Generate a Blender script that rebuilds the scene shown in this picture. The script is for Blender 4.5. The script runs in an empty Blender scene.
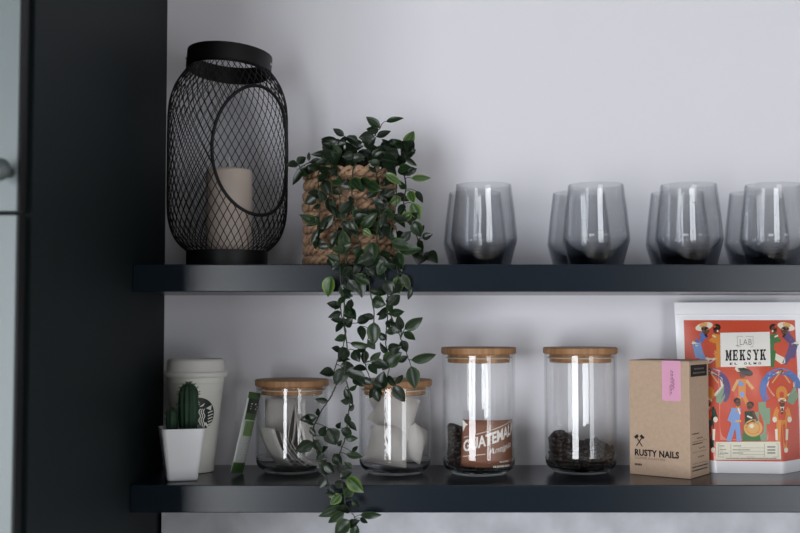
import bpy, bmesh, math, random
from mathutils import Vector, Matrix
from mathutils.geometry import tessellate_polygon
random.seed(11)
R = math.radians
sc = bpy.context.scene
COL = sc.collection

# ---------------------------------------------------------------- camera maths
F = 1106.0            # focal length in pixels of an 800 wide frame
PITCH = R(2.82)
CAMY = -1.64          # camera stands 1.64 m from the wall (wall is y = 0)
CP, SP = math.cos(PITCH), math.sin(PITCH)

def P(px, py, y):
    """point of the plane at depth y which the photograph shows at (px, py)"""
    u, v = (px - 400) / F, (266.5 - py) / F
    d = Vector((u, CP - v * SP, SP + v * CP))
    s = (y - CAMY) / d.y
    return Vector((d.x * s, y, d.z * s))

def PX(px, py, y): return P(px, py, y).x
def PZ(px, py, y): return P(px, py, y).z

# ---------------------------------------------------------------- materials
def lin(c):
    out = []
    for k in c[:3]:
        k = k / 255.0
        out.append(k / 12.92 if k <= 0.04045 else ((k + 0.055) / 1.055) ** 2.4)
    return tuple(out) + (1.0,)

MATS = {}
def mat(name, rgb, rough=0.6, spec=0.5, metal=0.0, coat=0.0, noise=None, bump=None, trans=0.0, sheen=0.0):
    """noise = (scale, amount[, stretch xyz]);  bump = (scale, strength, distance)"""
    if name in MATS: return MATS[name]
    m = bpy.data.materials.new(name); m.use_nodes = True
    nt = m.node_tree; N = nt.nodes; L = nt.links
    b = N['Principled BSDF']
    c = lin(rgb)
    b.inputs['Base Color'].default_value = c
    b.inputs['Roughness'].default_value = rough
    b.inputs['Specular IOR Level'].default_value = spec
    b.inputs['Metallic'].default_value = metal
    b.inputs['Coat Weight'].default_value = coat
    b.inputs['Coat Roughness'].default_value = 0.24
    tc = None
    if noise or bump:
        tc = N.new('ShaderNodeTexCoord'); mp = N.new('ShaderNodeMapping')
        L.new(tc.outputs['Object'], mp.inputs['Vector'])
    if noise:
        if len(noise) > 2: mp.inputs['Scale'].default_value = noise[2]
        n = N.new('ShaderNodeTexNoise'); n.inputs['Scale'].default_value = noise[0]
        n.inputs['Detail'].default_value = 4
        L.new(mp.outputs['Vector'], n.inputs['Vector'])
        r = N.new('ShaderNodeValToRGB')
        a = noise[1]
        r.color_ramp.elements[0].position = 0.3; r.color_ramp.elements[1].position = 0.7
        r.color_ramp.elements[0].color = tuple(k * (1 - a) for k in c[:3]) + (1,)
        r.color_ramp.elements[1].color = tuple(min(1, k * (1 + a)) for k in c[:3]) + (1,)
        L.new(n.outputs['Fac'], r.inputs['Fac']); L.new(r.outputs['Color'], b.inputs['Base Color'])
    if bump:
        n2 = N.new('ShaderNodeTexNoise'); n2.inputs['Scale'].default_value = bump[0]
        n2.inputs['Detail'].default_value = 3
        L.new(tc.outputs['Object'], n2.inputs['Vector'])
        bp = N.new('ShaderNodeBump'); bp.inputs['Strength'].default_value = bump[1]
        bp.inputs['Distance'].default_value = bump[2]
        L.new(n2.outputs['Fac'], bp.inputs['Height']); L.new(bp.outputs['Normal'], b.inputs['Normal'])
    if trans:
        o = N['Material Output']; t = N.new('ShaderNodeBsdfTranslucent'); t.inputs['Color'].default_value = c
        mx = N.new('ShaderNodeMixShader'); mx.inputs['Fac'].default_value = trans
        L.new(b.outputs[0], mx.inputs[1]); L.new(t.outputs[0], mx.inputs[2]); L.new(mx.outputs[0], o.inputs['Surface'])
    MATS[name] = m
    return m

def glass_mat(name, absorb_rgb, density, rough=0.0, ior=1.5):
    """clear walls that reflect by Fresnel and absorb by thickness"""
    m = bpy.data.materials.new(name); m.use_nodes = True
    nt = m.node_tree; N = nt.nodes; L = nt.links
    N.remove(N['Principled BSDF']); o = N['Material Output']
    t = N.new('ShaderNodeBsdfTransparent'); g = N.new('ShaderNodeBsdfGlossy')
    g.inputs['Roughness'].default_value = rough
    f = N.new('ShaderNodeFresnel'); f.inputs['IOR'].default_value = ior
    # the same reflectance from inside as from outside of the wall (a thin pane sends no total reflection)
    geo = N.new('ShaderNodeNewGeometry')
    mi = N.new('ShaderNodeMix'); mi.data_type = 'FLOAT'
    mi.inputs[2].default_value = ior; mi.inputs[3].default_value = 1.0 / ior
    L.new(geo.outputs['Backfacing'], mi.inputs[0]); L.new(mi.outputs[0], f.inputs['IOR'])
    mx = N.new('ShaderNodeMixShader')
    L.new(f.outputs[0], mx.inputs['Fac']); L.new(t.outputs[0], mx.inputs[1]); L.new(g.outputs[0], mx.inputs[2])
    L.new(mx.outputs[0], o.inputs['Surface'])
    if density:
        va = N.new('ShaderNodeVolumeAbsorption'); va.inputs['Color'].default_value = tuple(absorb_rgb) + (1,)
        va.inputs['Density'].default_value = density
        L.new(va.outputs[0], o.inputs['Volume'])
    return m

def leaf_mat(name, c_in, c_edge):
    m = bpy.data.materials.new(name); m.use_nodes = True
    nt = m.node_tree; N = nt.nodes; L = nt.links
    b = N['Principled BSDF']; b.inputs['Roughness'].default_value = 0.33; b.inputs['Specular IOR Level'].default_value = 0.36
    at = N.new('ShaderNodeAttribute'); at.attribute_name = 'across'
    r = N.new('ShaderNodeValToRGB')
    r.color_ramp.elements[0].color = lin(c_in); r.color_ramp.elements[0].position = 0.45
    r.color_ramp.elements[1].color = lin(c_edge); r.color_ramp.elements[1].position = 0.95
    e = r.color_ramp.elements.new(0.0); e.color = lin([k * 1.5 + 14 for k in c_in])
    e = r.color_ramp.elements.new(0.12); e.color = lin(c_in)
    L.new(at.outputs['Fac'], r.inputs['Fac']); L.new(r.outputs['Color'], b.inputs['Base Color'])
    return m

# ---------------------------------------------------------------- mesh helpers
def link(o, parent=None):
    COL.objects.link(o)
    if parent is not None: o.parent = parent
    return o

def obj(name, bm, m, parent=None, smooth=False, loc=None):
    me = bpy.data.meshes.new(name)
    bmesh.ops.recalc_face_normals(bm, faces=bm.faces[:])
    bm.to_mesh(me); bm.free()
    for k in (m if isinstance(m, (list, tuple)) else [m]): me.materials.append(k)
    if smooth:
        for p in me.polygons: p.use_smooth = True
    o = bpy.data.objects.new(name, me)
    if loc is not None: o.location = loc
    return link(o, parent)

def sharp(o, deg=35):
    """smooth shading with hard edges above an angle"""
    me = o.data
    for p in me.polygons: p.use_smooth = True
    bm = bmesh.new(); bm.from_mesh(me)
    for e in bm.edges:
        if len(e.link_faces) == 2 and e.calc_face_angle(0) > R(deg): e.smooth = False
    bm.to_mesh(me); bm.free()
    return o

def tag(o, label=None, cat=None, group=None, kind=None):
    if label: o['label'] = label
    if cat: o['category'] = cat
    if group: o['group'] = group
    if kind: o['kind'] = kind
    return o

def empty(name, loc, label, cat, group=None, rz=0.0):
    o = bpy.data.objects.new(name, None); o.location = loc; o.rotation_euler = (0, 0, rz)
    o.empty_display_size = 0.02
    link(o); return tag(o, label, cat, group)

def copy_tree(o, parent=None):
    kids = list(o.children)
    c = o.copy(); COL.objects.link(c); c.parent = parent
    for k in kids: copy_tree(k, c)
    return c

def add_box(bm, x0, y0, z0, x1, y1, z1, bev=0.0, mi=0, M=None, seg=2):
    r = bmesh.ops.create_cube(bm, size=1.0)
    vs = r['verts']
    for v in vs:
        v.co = Vector(((x0 + x1) / 2 + v.co.x * (x1 - x0), (y0 + y1) / 2 + v.co.y * (y1 - y0), (z0 + z1) / 2 + v.co.z * (z1 - z0)))
    fs = set(f for v in vs for f in v.link_faces)
    if bev:
        es = list(set(e for v in vs for e in v.link_edges))
        r2 = bmesh.ops.bevel(bm, geom=es, offset=bev, segments=seg, affect='EDGES', profile=0.5)
        fs |= set(r2['faces'])
        fs = set(f for f in fs if f.is_valid)
    vs = set(v for f in fs for v in f.verts)
    for f in fs: f.material_index = mi
    if M is not None:
        for v in vs: v.co = M @ v.co
    return fs

def add_lathe(bm, prof, seg=64, cx=0, cy=0, cz=0, closed=False, mi=0, caps=False):
    """prof: (r, z) list; closed = profile ends join (a shell)"""
    rings = []
    for r, z in prof:
        if r < 1e-6: rings.append([bm.verts.new((cx, cy, cz + z))])
        else: rings.append([bm.verts.new((cx + r * math.cos(2 * math.pi * i / seg), cy + r * math.sin(2 * math.pi * i / seg), cz + z)) for i in range(seg)])
    n = len(rings)
    for k in range(n if closed else n - 1):
        a, b = rings[k], rings[(k + 1) % n]
        if len(a) == 1 and len(b) == 1: continue
        for i in range(seg):
            j = (i + 1) % seg
            if len(a) == 1: f = bm.faces.new((a[0], b[i], b[j]))
            elif len(b) == 1: f = bm.faces.new((a[i], a[j], b[0]))
            else: f = bm.faces.new((a[i], a[j], b[j], b[i]))
            f.material_index = mi
    if caps:
        for rg in (rings[0], rings[-1]):
            if len(rg) > 2: bm.faces.new(rg).material_index = mi
    return rings

def add_tube(bm, pts, rad, seg=6, closed=False, caps=True, mi=0):
    """pts: vectors; rad: number or list"""
    pts = [Vector(p) for p in pts]
    n = len(pts)
    if n < 2: return
    rr = rad if isinstance(rad, (list, tuple)) else [rad] * n
    rings = []; nrm = None
    for i in range(n):
        if closed: t = pts[(i + 1) % n] - pts[i - 1]
        else: t = pts[min(i + 1, n - 1)] - pts[max(i - 1, 0)]
        if t.length < 1e-9: t = Vector((0, 0, 1))
        t.normalize()
        if nrm is None:
            a = Vector((0, 0, 1)) if abs(t.z) < 0.9 else Vector((1, 0, 0))
            nrm = t.cross(a).normalized()
        else:
            nrm = (nrm - t * nrm.dot(t))
            if nrm.length < 1e-6: nrm = t.orthogonal()
            nrm.normalize()
        bn = t.cross(nrm)
        rings.append([bm.verts.new(pts[i] + (nrm * math.cos(2 * math.pi * k / seg) + bn * math.sin(2 * math.pi * k / seg)) * rr[i]) for k in range(seg)])
    for i in range(n if closed else n - 1):
        a, b = rings[i], rings[(i + 1) % n]
        for k in range(seg):
            bm.faces.new((a[k], a[(k + 1) % seg], b[(k + 1) % seg], b[k])).material_index = mi
    if caps and not closed:
        bm.faces.new(rings[0][::-1]).material_index = mi; bm.faces.new(rings[-1]).material_index = mi

def spline(pts, n=8):
    """Catmull-Rom through the points"""
    pts = [Vector(p) for p in pts]; out = []
    q = [pts[0] * 2 - pts[1]] + pts + [pts[-1] * 2 - pts[-2]]
    for i in range(1, len(q) - 2):
        for k in range(n):
            t = k / n
            a, b, c, d = q[i - 1], q[i], q[i + 1], q[i + 2]
            out.append(0.5 * ((2 * b) + (c - a) * t + (2 * a - 5 * b + 4 * c - d) * t * t + (3 * b - a - 3 * c + d) * t ** 3))
    out.append(pts[-1]); return out

# flat prints: polygons of a 2-D drawing laid on a surface by a mapping function
def ell(cx, cy, rx, ry, rot=0, n=14):
    c, s = math.cos(R(rot)), math.sin(R(rot)); o = []
    for i in range(n):
        a = 2 * math.pi * i / n; x, y = rx * math.cos(a), ry * math.sin(a)
        o.append((cx + x * c - y * s, cy + x * s + y * c))
    return o
def limb(x0, y0, x1, y1, w0, w1=None):
    w1 = w0 if w1 is None else w1
    l = math.hypot(x1 - x0, y1 - y0) or 1; nx, ny = -(y1 - y0) / l / 2, (x1 - x0) / l / 2
    return [(x0 + nx * w0, y0 + ny * w0), (x1 + nx * w1, y1 + ny * w1), (x1 - nx * w1, y1 - ny * w1), (x0 - nx * w0, y0 - ny * w0)]
def rect(x0, y0, x1, y1): return [(x0, y0), (x1, y0), (x1, y1), (x0, y1)]
def frame_polys(x0, y0, x1, y1, w):
    return [rect(x0, y0, x1, y0 + w), rect(x0, y1 - w, x1, y1), rect(x0, y0, x0 + w, y1), rect(x1 - w, y0, x1, y1)]
def arch(cx, cy, r0, r1, a0, a1, n=12):
    o = [(cx + r1 * math.cos(R(a0 + (a1 - a0) * i / n)), cy + r1 * math.sin(R(a0 + (a1 - a0) * i / n))) for i in range(n + 1)]
    return o + [(cx + r0 * math.cos(R(a1 + (a0 - a1) * i / n)), cy + r0 * math.sin(R(a1 + (a0 - a1) * i / n))) for i in range(n + 1)]

def add_print(bm, poly, fn, mi=0):
    vs = [bm.verts.new(fn(x, y)) for x, y in poly]
    for t in tessellate_polygon([[Vector((x, y, 0)) for x, y in poly]]):
        try: bm.faces.new([vs[k] for k in t]).material_index = mi
        except ValueError: pass

def add_text(bm, body, x0, y0, x1, y1, fn, mi=0, bold=0.0, shear=0.0, space=1.0, rise=0.0):
    """lettering fitted to the box x0..x1, y0 (top)..y1 (bottom) of the drawing"""
    cu = bpy.data.curves.new('lettering', 'FONT'); cu.body = body; cu.size = 1.0
    cu.offset = bold; cu.shear = shear; cu.space_character = space; cu.resolution_u = 3
    t = bpy.data.objects.new('lettering', cu); COL.objects.link(t)
    bpy.context.view_layer.update()
    dg = bpy.context.evaluated_depsgraph_get()
    me = bpy.data.meshes.new_from_object(t.evaluated_get(dg))
    co = [v.co.copy() for v in me.vertices]
    if co:
        ax, bx = min(c.x for c in co), max(c.x for c in co); ay, by = min(c.y for c in co), max(c.y for c in co)
        vs = []
        for c in co:
            u = (c.x - ax) / (bx - ax); w = (c.y - ay) / (by - ay)
            vs.append(bm.verts.new(fn(x0 + u * (x1 - x0), y1 + (y0 - y1) * w + rise * u)))
        for p in me.polygons:
            try: bm.faces.new([vs[k] for k in p.vertices]).material_index = mi
            except ValueError: pass
    bpy.data.objects.remove(t); bpy.data.curves.remove(cu); bpy.data.meshes.remove(me)

def print_obj(name, bm, mats, parent, toward=Vector((0, -1, 0))):
    """printed film: faces turned toward the viewer side of its thing"""
    for f in bm.faces:
        f.normal_update()
        if f.normal.dot(toward) < 0: f.normal_flip()
    me = bpy.data.meshes.new(name); bm.to_mesh(me); bm.free()
    for k in (mats if isinstance(mats, (list, tuple)) else [mats]): me.materials.append(k)
    o = bpy.data.objects.new(name, me); return link(o, parent)

# ---------------------------------------------------------------- the materials of the place
M_wall = mat('wall_paint', (226, 225, 231), 0.75, 0.3, bump=(180, 0.05, 0.002))
M_room = mat('room_paint', (228, 228, 226), 0.9, 0.2)
M_floor = mat('floor_boards', (196, 188, 178), 0.5, 0.4, noise=(6, 0.15, (1, 12, 1)))
M_shelf = mat('charcoal_laminate', (10, 23, 34), 0.24, 0.46, noise=(420, 0.35), bump=(700, 0.12, 0.0006))
M_panel = mat('anthracite_panel', (14, 24, 26), 0.6, 0.15)
M_gap = mat('dark_edging', (9, 11, 13), 0.5, 0.2)
M_door = mat('pale_grey_door', (108, 118, 120), 0.38, 0.4, noise=(3, 0.05, (1, 1, 0.6)))
M_concrete = mat('grey_concrete', (188, 189, 196), 0.6, 0.4, noise=(22, 0.16), bump=(60, 0.1, 0.002))
M_black = mat('black_steel', (10, 11, 13), 0.45, 0.25)
M_rivet = mat('bright_steel', (190, 190, 190), 0.3, 0.5, 0.9)
M_wax = mat('beige_wax', (186, 172, 162), 0.55, 0.4, noise=(14, 0.06))
M_wick = mat('wick', (205, 200, 190), 0.8)
M_basket = mat('woven_seagrass', (156, 126, 102), 0.85, 0.15, noise=(70, 0.4, (1, 1, 2.5)), bump=(260, 0.5, 0.002))
M_soil = mat('soil', (30, 25, 20), 0.95)
M_stem = mat('vine_stem', (44, 52, 30), 0.6)
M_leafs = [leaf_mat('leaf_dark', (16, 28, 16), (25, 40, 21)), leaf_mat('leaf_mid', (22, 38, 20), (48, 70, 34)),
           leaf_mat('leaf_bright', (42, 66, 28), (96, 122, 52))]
M_smoke = glass_mat('smoked_glass', (0.20, 0.25, 0.31), 46)
M_clear = glass_mat('clear_glass', (0.70, 0.82, 0.80), 9)
def solid_glass(name, rgb, density):
    m = bpy.data.materials.new(name); m.use_nodes = True
    nt = m.node_tree; N = nt.nodes; L = nt.links
    N.remove(N['Principled BSDF']); g = N.new('ShaderNodeBsdfGlass'); g.inputs['IOR'].default_value = 1.22; g.inputs['Roughness'].default_value = 0.0
    L.new(g.outputs[0], N['Material Output'].inputs['Surface'])
    va = N.new('ShaderNodeVolumeAbsorption'); va.inputs['Color'].default_value = tuple(rgb) + (1,); va.inputs['Density'].default_value = density
    L.new(va.outputs[0], N['Material Output'].inputs['Volume']); return m
M_clearbase = solid_glass('clear_glass_base', (0.70, 0.82, 0.80), 9)
M_smokebase = solid_glass('smoked_glass_base', (0.20, 0.245, 0.30), 40)
M_bamboo = mat('bamboo', (150, 112, 78), 0.5, 0.3, noise=(60, 0.30, (2.2, 2.2, 0.05)))
M_gasket = mat('silicone_seal', (196, 178, 156), 0.5)
M_paper = mat('tea_paper', (222, 218, 214), 0.85, 0.2, noise=(160, 0.05), trans=0.25)
M_mesh = mat('tea_muslin', (215, 210, 206), 0.85, 0.2, noise=(60, 0.08), trans=0.3)
M_bean = mat('roasted_bean', (27, 18, 14), 0.42, 0.5, noise=(40, 0.5))
M_card = mat('copper_card', (130, 86, 66), 0.55, 0.4, noise=(20, 0.08))
M_white = mat('white_print', (236, 232, 226), 0.6)
M_kraft = mat('kraft_board', (192, 166, 144), 0.8, 0.25, noise=(200, 0.05))
M_ink = mat('black_ink', (28, 25, 24), 0.7, 0.3)
M_inksoft = mat('brown_ink', (120, 95, 76), 0.7, 0.3)
M_pink = mat('pink_sticker', (226, 166, 196), 0.6, 0.3)
M_bag = mat('white_foil', (244, 244, 248), 0.32, 0.5, 0, .4)
M_cup = mat('cup_white', (228, 228, 220), 0.5, 0.4)
M_lid = mat('cup_lid', (224, 222, 218), 0.42, 0.45)
M_emb = mat('emblem_dark', (16, 30, 26), 0.5)
M_pot = mat('white_ceramic', (234, 236, 240), 0.35, 0.5)
M_cactus = mat('cactus_skin', (38, 66, 48), 0.6, 0.3, noise=(60, 0.2))
M_spine = mat('cactus_spines', (70, 84, 62), 0.7)

# ---------------------------------------------------------------- shell of the room
YF = -0.20                                   # shelf fronts
XP = P(165.3, 266, 0).x                      # the cabinet side
Z_LT, Z_LB = PZ(400, 485, YF), PZ(400, 512.8, YF)
Z_UT, Z_UB = PZ(400, 264.3, YF), PZ(400, 291.8, YF)
FLOOR, CEIL, XL, XR, YB = -1.42, 1.25, -3.6, 2.9, -3.9

def struct(name, bm, m, smooth=False):
    return tag(obj(name, bm, m, None, smooth), kind='structure')

bm = bmesh.new(); add_box(bm, XL, 0, FLOOR, XR, 0.1, CEIL); struct('wall_shelves', bm, M_wall)
bm = bmesh.new(); add_box(bm, XL, YB - .1, FLOOR - .1, XR, 0.1, FLOOR); struct('floor', bm, M_floor)
bm = bmesh.new(); add_box(bm, XL, YB - .1, CEIL, XR, 0.1, CEIL + .1); struct('ceiling', bm, mat('ceiling_paint', (140, 140, 140), 0.9, 0.2))
bm = bmesh.new(); add_box(bm, XL - .1, YB - .1, FLOOR, XL, 0.1, CEIL); struct('wall_left', bm, M_room)
bm = bmesh.new(); add_box(bm, XR, YB - .1, FLOOR, XR + .1, 0.1, CEIL); struct('wall_right', bm, M_room)
WINS = [(-2.6, -0.85, -1.40, 0.62), (1.6, 2.8, -1.40, 0.62)]  # second opening is made up, a fill for the dark left end
bm = bmesh.new()
xs = [XL, WINS[0][0], WINS[0][1], WINS[1][0], WINS[1][1], XR]
for i in (0, 2, 4): add_box(bm, xs[i], YB - .1, FLOOR, xs[i + 1], YB, CEIL)
for w in WINS:
    add_box(bm, w[0], YB - .1, FLOOR, w[1], YB, w[2]); add_box(bm, w[0], YB - .1, w[3], w[1], YB, CEIL)
struct('wall_back', bm, mat('back_wall_paint', (104, 104, 106), 0.9, 0.2))
M_frame = mat('window_frame', (225, 225, 225), 0.4)
for i, w in enumerate(WINS):
    bm = bmesh.new(); t = .05
    add_box(bm, w[0], YB - .06, w[2], w[0] + t, YB, w[3]); add_box(bm, w[1] - t, YB - .06, w[2], w[1], YB, w[3])
    add_box(bm, w[0] + t, YB - .06, w[2], w[1] - t, YB, w[2] + t); add_box(bm, w[0] + t, YB - .06, w[3] - t, w[1] - t, YB, w[3])
    mx = (w[0] + w[1]) / 2
    add_box(bm, mx - .03, YB - .06, w[2] + t, mx + .03, YB, w[3] - t)
    struct('window_%d' % (i + 1), bm, M_frame)
    la = bpy.data.lights.new('daylight', 'AREA'); la.shape = 'RECTANGLE'
    la.size = w[1] - w[0]; la.size_y = w[3] - w[2]
    la.energy = (82, 41)[i] * la.size * la.size_y; la.color = (0.93, 0.96, 1.0)  # second rectangle is added fill light for the left wall
    lo = bpy.data.objects.new('daylight', la); lo.location = (mx, YB - .08, (w[2] + w[3]) / 2)
    lo.rotation_euler = (R(90), 0, 0)       # shines to +y, into the room
    link(lo)

lp = bpy.data.lights.new('ceiling_light', 'AREA'); lp.shape = 'RECTANGLE'; lp.size = 1.0; lp.size_y = .8; lp.energy = 24; lp.color = (1, .97, .93)  # added area light, meant to pale the coffee bag's front by reflection
lo = bpy.data.objects.new('ceiling_light', lp); lo.location = (.75, -2.85, CEIL - .02); link(lo)

# grey panel under the lower shelf
bm = bmesh.new(); xb = PX(161.2, 525, -.026)
add_box(bm, xb, -.026, Z_LB - .42, XR - .02, -.0005, Z_LB - .0005, .0008); struct('trim_1', bm, M_concrete)

# ---------------------------------------------------------------- tall cabinet on the left
YC = -0.595
cab = empty('tall_cabinet', (XP - .3, -.3, FLOOR), 'tall anthracite cabinet with pale grey doors at the left end of both shelves', 'cabinet')
def part(name, bm, m, parent, smooth=False):
    o = obj(name, bm, m, None, smooth)
    o.parent = parent; o.matrix_parent_inverse = Matrix.Translation(-parent.location) if parent.rotation_euler[2] == 0 and parent.parent is None else Matrix()
    return o
bm = bmesh.new(); add_box(bm, XP - .019, YC, FLOOR, XP - .0004, -.0005, CEIL - .02, .001); part('side_panel', bm, M_panel, cab)
bm = bmesh.new(); add_box(bm, XP - .62, YC + .004, FLOOR, XP - .0195, -.0005, CEIL - .02); part('carcass', bm, M_gap, cab)
zg = PZ(10, 213, YC - .024)
for z0, z1 in ((zg + .0018, CEIL - .03), (FLOOR + .08, zg - .0018)):
    bm = bmesh.new(); add_box(bm, XP - .62, YC - .024, z0, XP - .0065, YC - .004, z1, .0008); d = part('door', bm, M_door, cab)
    d['label'] = 'pale grey door front'
    bm = bmesh.new(); add_box(bm, XP - .0063, YC - .0235, z0, XP - .0045, YC - .0045, z1)
    e = obj('edge_band', bm, M_gap, d)
    if z0 > 0:
        bm = bmesh.new(); hz = PZ(0, 169, YC - .05); hx = PX(-1, 169, YC - .05)
        add_tube(bm, [(hx, YC - .0245, hz), (hx, YC - .045, hz)], .005, 12)
        add_lathe_pts = [(0.0001, 0), (.009, 0), (.0105, .003), (.009, .008), (.0001, .008)]
        r0 = len(bm.verts); add_lathe(bm, add_lathe_pts, 24)
        bm.verts.ensure_lookup_table()
        for v in bm.verts[r0:]: v.co = Vector((hx + v.co.x, YC - .045 - v.co.z, hz + v.co.y))
        obj('knob', bm, mat('grey_knob', (60, 68, 68), .45), d, True)  # grey disc on a short stem, set on the upper door

# ---------------------------------------------------------------- shelves
SX1 = 1.05
bm = bmesh.new(); add_box(bm, XP, YF, Z_UB, SX1, -.0004, Z_UT, .0012)
tag(obj('wall_shelf', bm, M_shelf), 'upper charcoal wall shelf carrying the lantern, plant and smoked glasses', 'shelf', 'charcoal wall shelves')
bm = bmesh.new(); add_box(bm, XP, YF, Z_LB, SX1, -.0004, Z_LT, .0012)
tag(obj('wall_shelf', bm, M_shelf), 'lower charcoal wall shelf carrying jars, cup, cactus and coffee packs', 'shelf', 'charcoal wall shelves')

# ---------------------------------------------------------------- lantern
LY = -.114
lc = P(227.5, 200, LY); lx = lc.x
K = (LY - CAMY) / F                       # metres per pixel at the lantern
lan = empty('lantern', (lx, LY, Z_UT), 'large black wire mesh lantern beside the dark cabinet on upper shelf', 'lantern')
zpx = lambda py: PZ(227, py, LY) - Z_UT   # height above the shelf
BH = zpx(251.5)
prof_px = [(40, 251.5), (46.5, 246), (52, 239), (56, 230), (58.6, 219), (59.6, 205), (59.8, 170), (59.8, 130), (59.3, 112), (57.4, 100), (53.5, 88.5), (48, 79), (43.5, 73), (41.2, 69.5)]
prof = [Vector((r * K, zpx(py), 0)) for r, py in prof_px]
sp = spline(prof, 10)
arc = [0.0]
for a, b in zip(sp, sp[1:]): arc.append(arc[-1] + (b - a).length)
def at_arc(s):
    s = max(0, min(arc[-1], s))
    for i in range(len(arc) - 1):
        if s <= arc[i + 1]:
            t = (s - arc[i]) / max(1e-9, arc[i + 1] - arc[i]); q = sp[i].lerp(sp[i + 1], t); return q.x, q.y
    return sp[-1].x, sp[-1].y
FACE = math.atan2(-lx, -(CAMY - LY))      # the side that looks at the lens
def on_cage(phi, s, out=0.0):
    r, z = at_arc(s); r += out
    a = -math.pi / 2 + phi + FACE
    return Vector((r * math.cos(a), r * math.sin(a), z))
# oval opening
PH0, PHW = R(30.5), R(45)
zc, zh = zpx(157), 63.0 * K
def z_to_s(z):
    for i in range(len(sp) - 1):
        if sp[i + 1].y >= z: return arc[i] + (arc[i + 1] - arc[i]) * (z - sp[i].y) / max(1e-9, sp[i + 1].y - sp[i].y)
    return arc[-1]
def in_open(phi, s):
    r, z = at_arc(s)
    d = (phi - PH0 + math.pi) % (2 * math.pi) - math.pi
    return (d / PHW) ** 2 + ((z - zc) / zh) ** 2 < 1.0
bm = bmesh.new()
NW = 48; cellh = 14.6 * K
turn = (2 * math.pi / NW) / cellh          # radians per metre of arc (one cell sideways per cell up)
ns = 110
for sgn in (1, -1):
    for k in range(NW):
        run = []
        for i in range(ns + 1):
            s = arc[-1] * i / ns; phi = 2 * math.pi * k / NW + sgn * turn * s * 1.0
            if in_open(phi, s):
                if len(run) > 1: add_tube(bm, run, .00062, 4, caps=False)
                run = []
            else: run.append(on_cage(phi, s))
        if len(run) > 1: add_tube(bm, run, .00062, 4, caps=False)
obj('mesh_cage', bm, M_black, lan, True)
bm = bmesh.new()
ring = []
for i in range(72):
    a = 2 * math.pi * i / 72
    ring.append(on_cage(PH0 + PHW * math.cos(a), z_to_s(zc + zh * math.sin(a)), .0004))
add_tube(bm, ring, .0024, 8, closed=True); obj('opening_ring', bm, M_black, lan, True)
bm = bmesh.new(); rb = 40 * K
add_lathe(bm, [(0.0001, 0), (rb, 0), (rb + .0006, .0008), (rb + .0006, BH), (rb - .0012, BH), (rb - .0012, .004), (0.0001, .004)], 72)
sharp(obj('base_dish', bm, M_black, lan))
# collar: an open band, tipped slightly
zk = zpx(72.6); tilt = Matrix.Translation((0, 0, zk)) @ Matrix.Rotation(R(4.0), 4, 'Y') @ Matrix.Rotation(R(-4.5), 4, 'X')
bm = bmesh.new(); rc = 41 * K; hb = 18.0 * K
add_lathe(bm, [(rc, 0), (rc, hb), (rc - .0012, hb), (rc - .0012, 0)], 72, closed=True)
for v in bm.verts: v.co = tilt @ v.co
sharp(obj('collar', bm, M_black, lan))
bm = bmesh.new()                              # strap handle folded down round the front of the collar
inn, outr = [], []
rs = rc + .0012
for i in range(41):
    a = R(-185) + R(190) * i / 40
    inn.append((rs * math.cos(a), rs * math.sin(a)))
    outr.append(((rs + .0012) * math.cos(a), (rs + .0012) * math.sin(a)))
z0s, z1s = .0025, hb + .0008
rows = []
for (xi, yi), (xo, yo) in zip(inn, outr):
    rows.append([bm.verts.new(tilt @ Vector(c)) for c in ((xi, yi, z0s), (xo, yo, z0s), (xo, yo, z1s), (xi, yi, z1s))])
for a, b in zip(rows, rows[1:]):
    for k in range(4): bm.faces.new((a[k], a[(k + 1) % 4], b[(k + 1) % 4], b[k]))
bm.faces.new(rows[0]); bm.faces.new(rows[-1][::-1])
hd = sharp(obj('handle', bm, M_black, lan))
for sx, an in ((-1, R(-172)), (1, R(-8))):
    bm = bmesh.new()
    c = tilt @ Vector(((rs + .0014) * math.cos(an), (rs + .0014) * math.sin(an), hb * .55))
    bmesh.ops.create_uvsphere(bm, u_segments=12, v_segments=8, radius=.0022)
    for v in bm.verts: v.co = c + Vector((v.co.x * .8, v.co.y, v.co.z))
    obj('rivet', bm, M_rivet, hd, True)

# candle inside it
cxp = PX(229, 210, LY); cr = 23.2 * K
ctop = zpx(170.0) - .004
can = empty('pillar_candle', (cxp, LY, Z_UT + .0042), 'beige pillar candle standing inside the black mesh lantern', 'candle')
bm = bmesh.new()
add_lathe(bm, [(0.0001, 0), (cr - .002, 0), (cr, .002), (cr, ctop - .006), (cr - .0008, ctop - .002), (cr - .004, ctop), (cr * .6, ctop - .0006), (.004, ctop - .0014), (0.0001, ctop - .0014)], 56)
obj('wax_body', bm, M_wax, can, True)
bm = bmesh.new(); add_tube(bm, spline([(0, 0, ctop - .003), (.0004, 0, ctop + .006), (-.0006, 0, ctop + .013), (-.0012, 0, ctop + .018)], 4), .0014, 6)
obj('wick', bm, M_wick, can, True)

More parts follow.
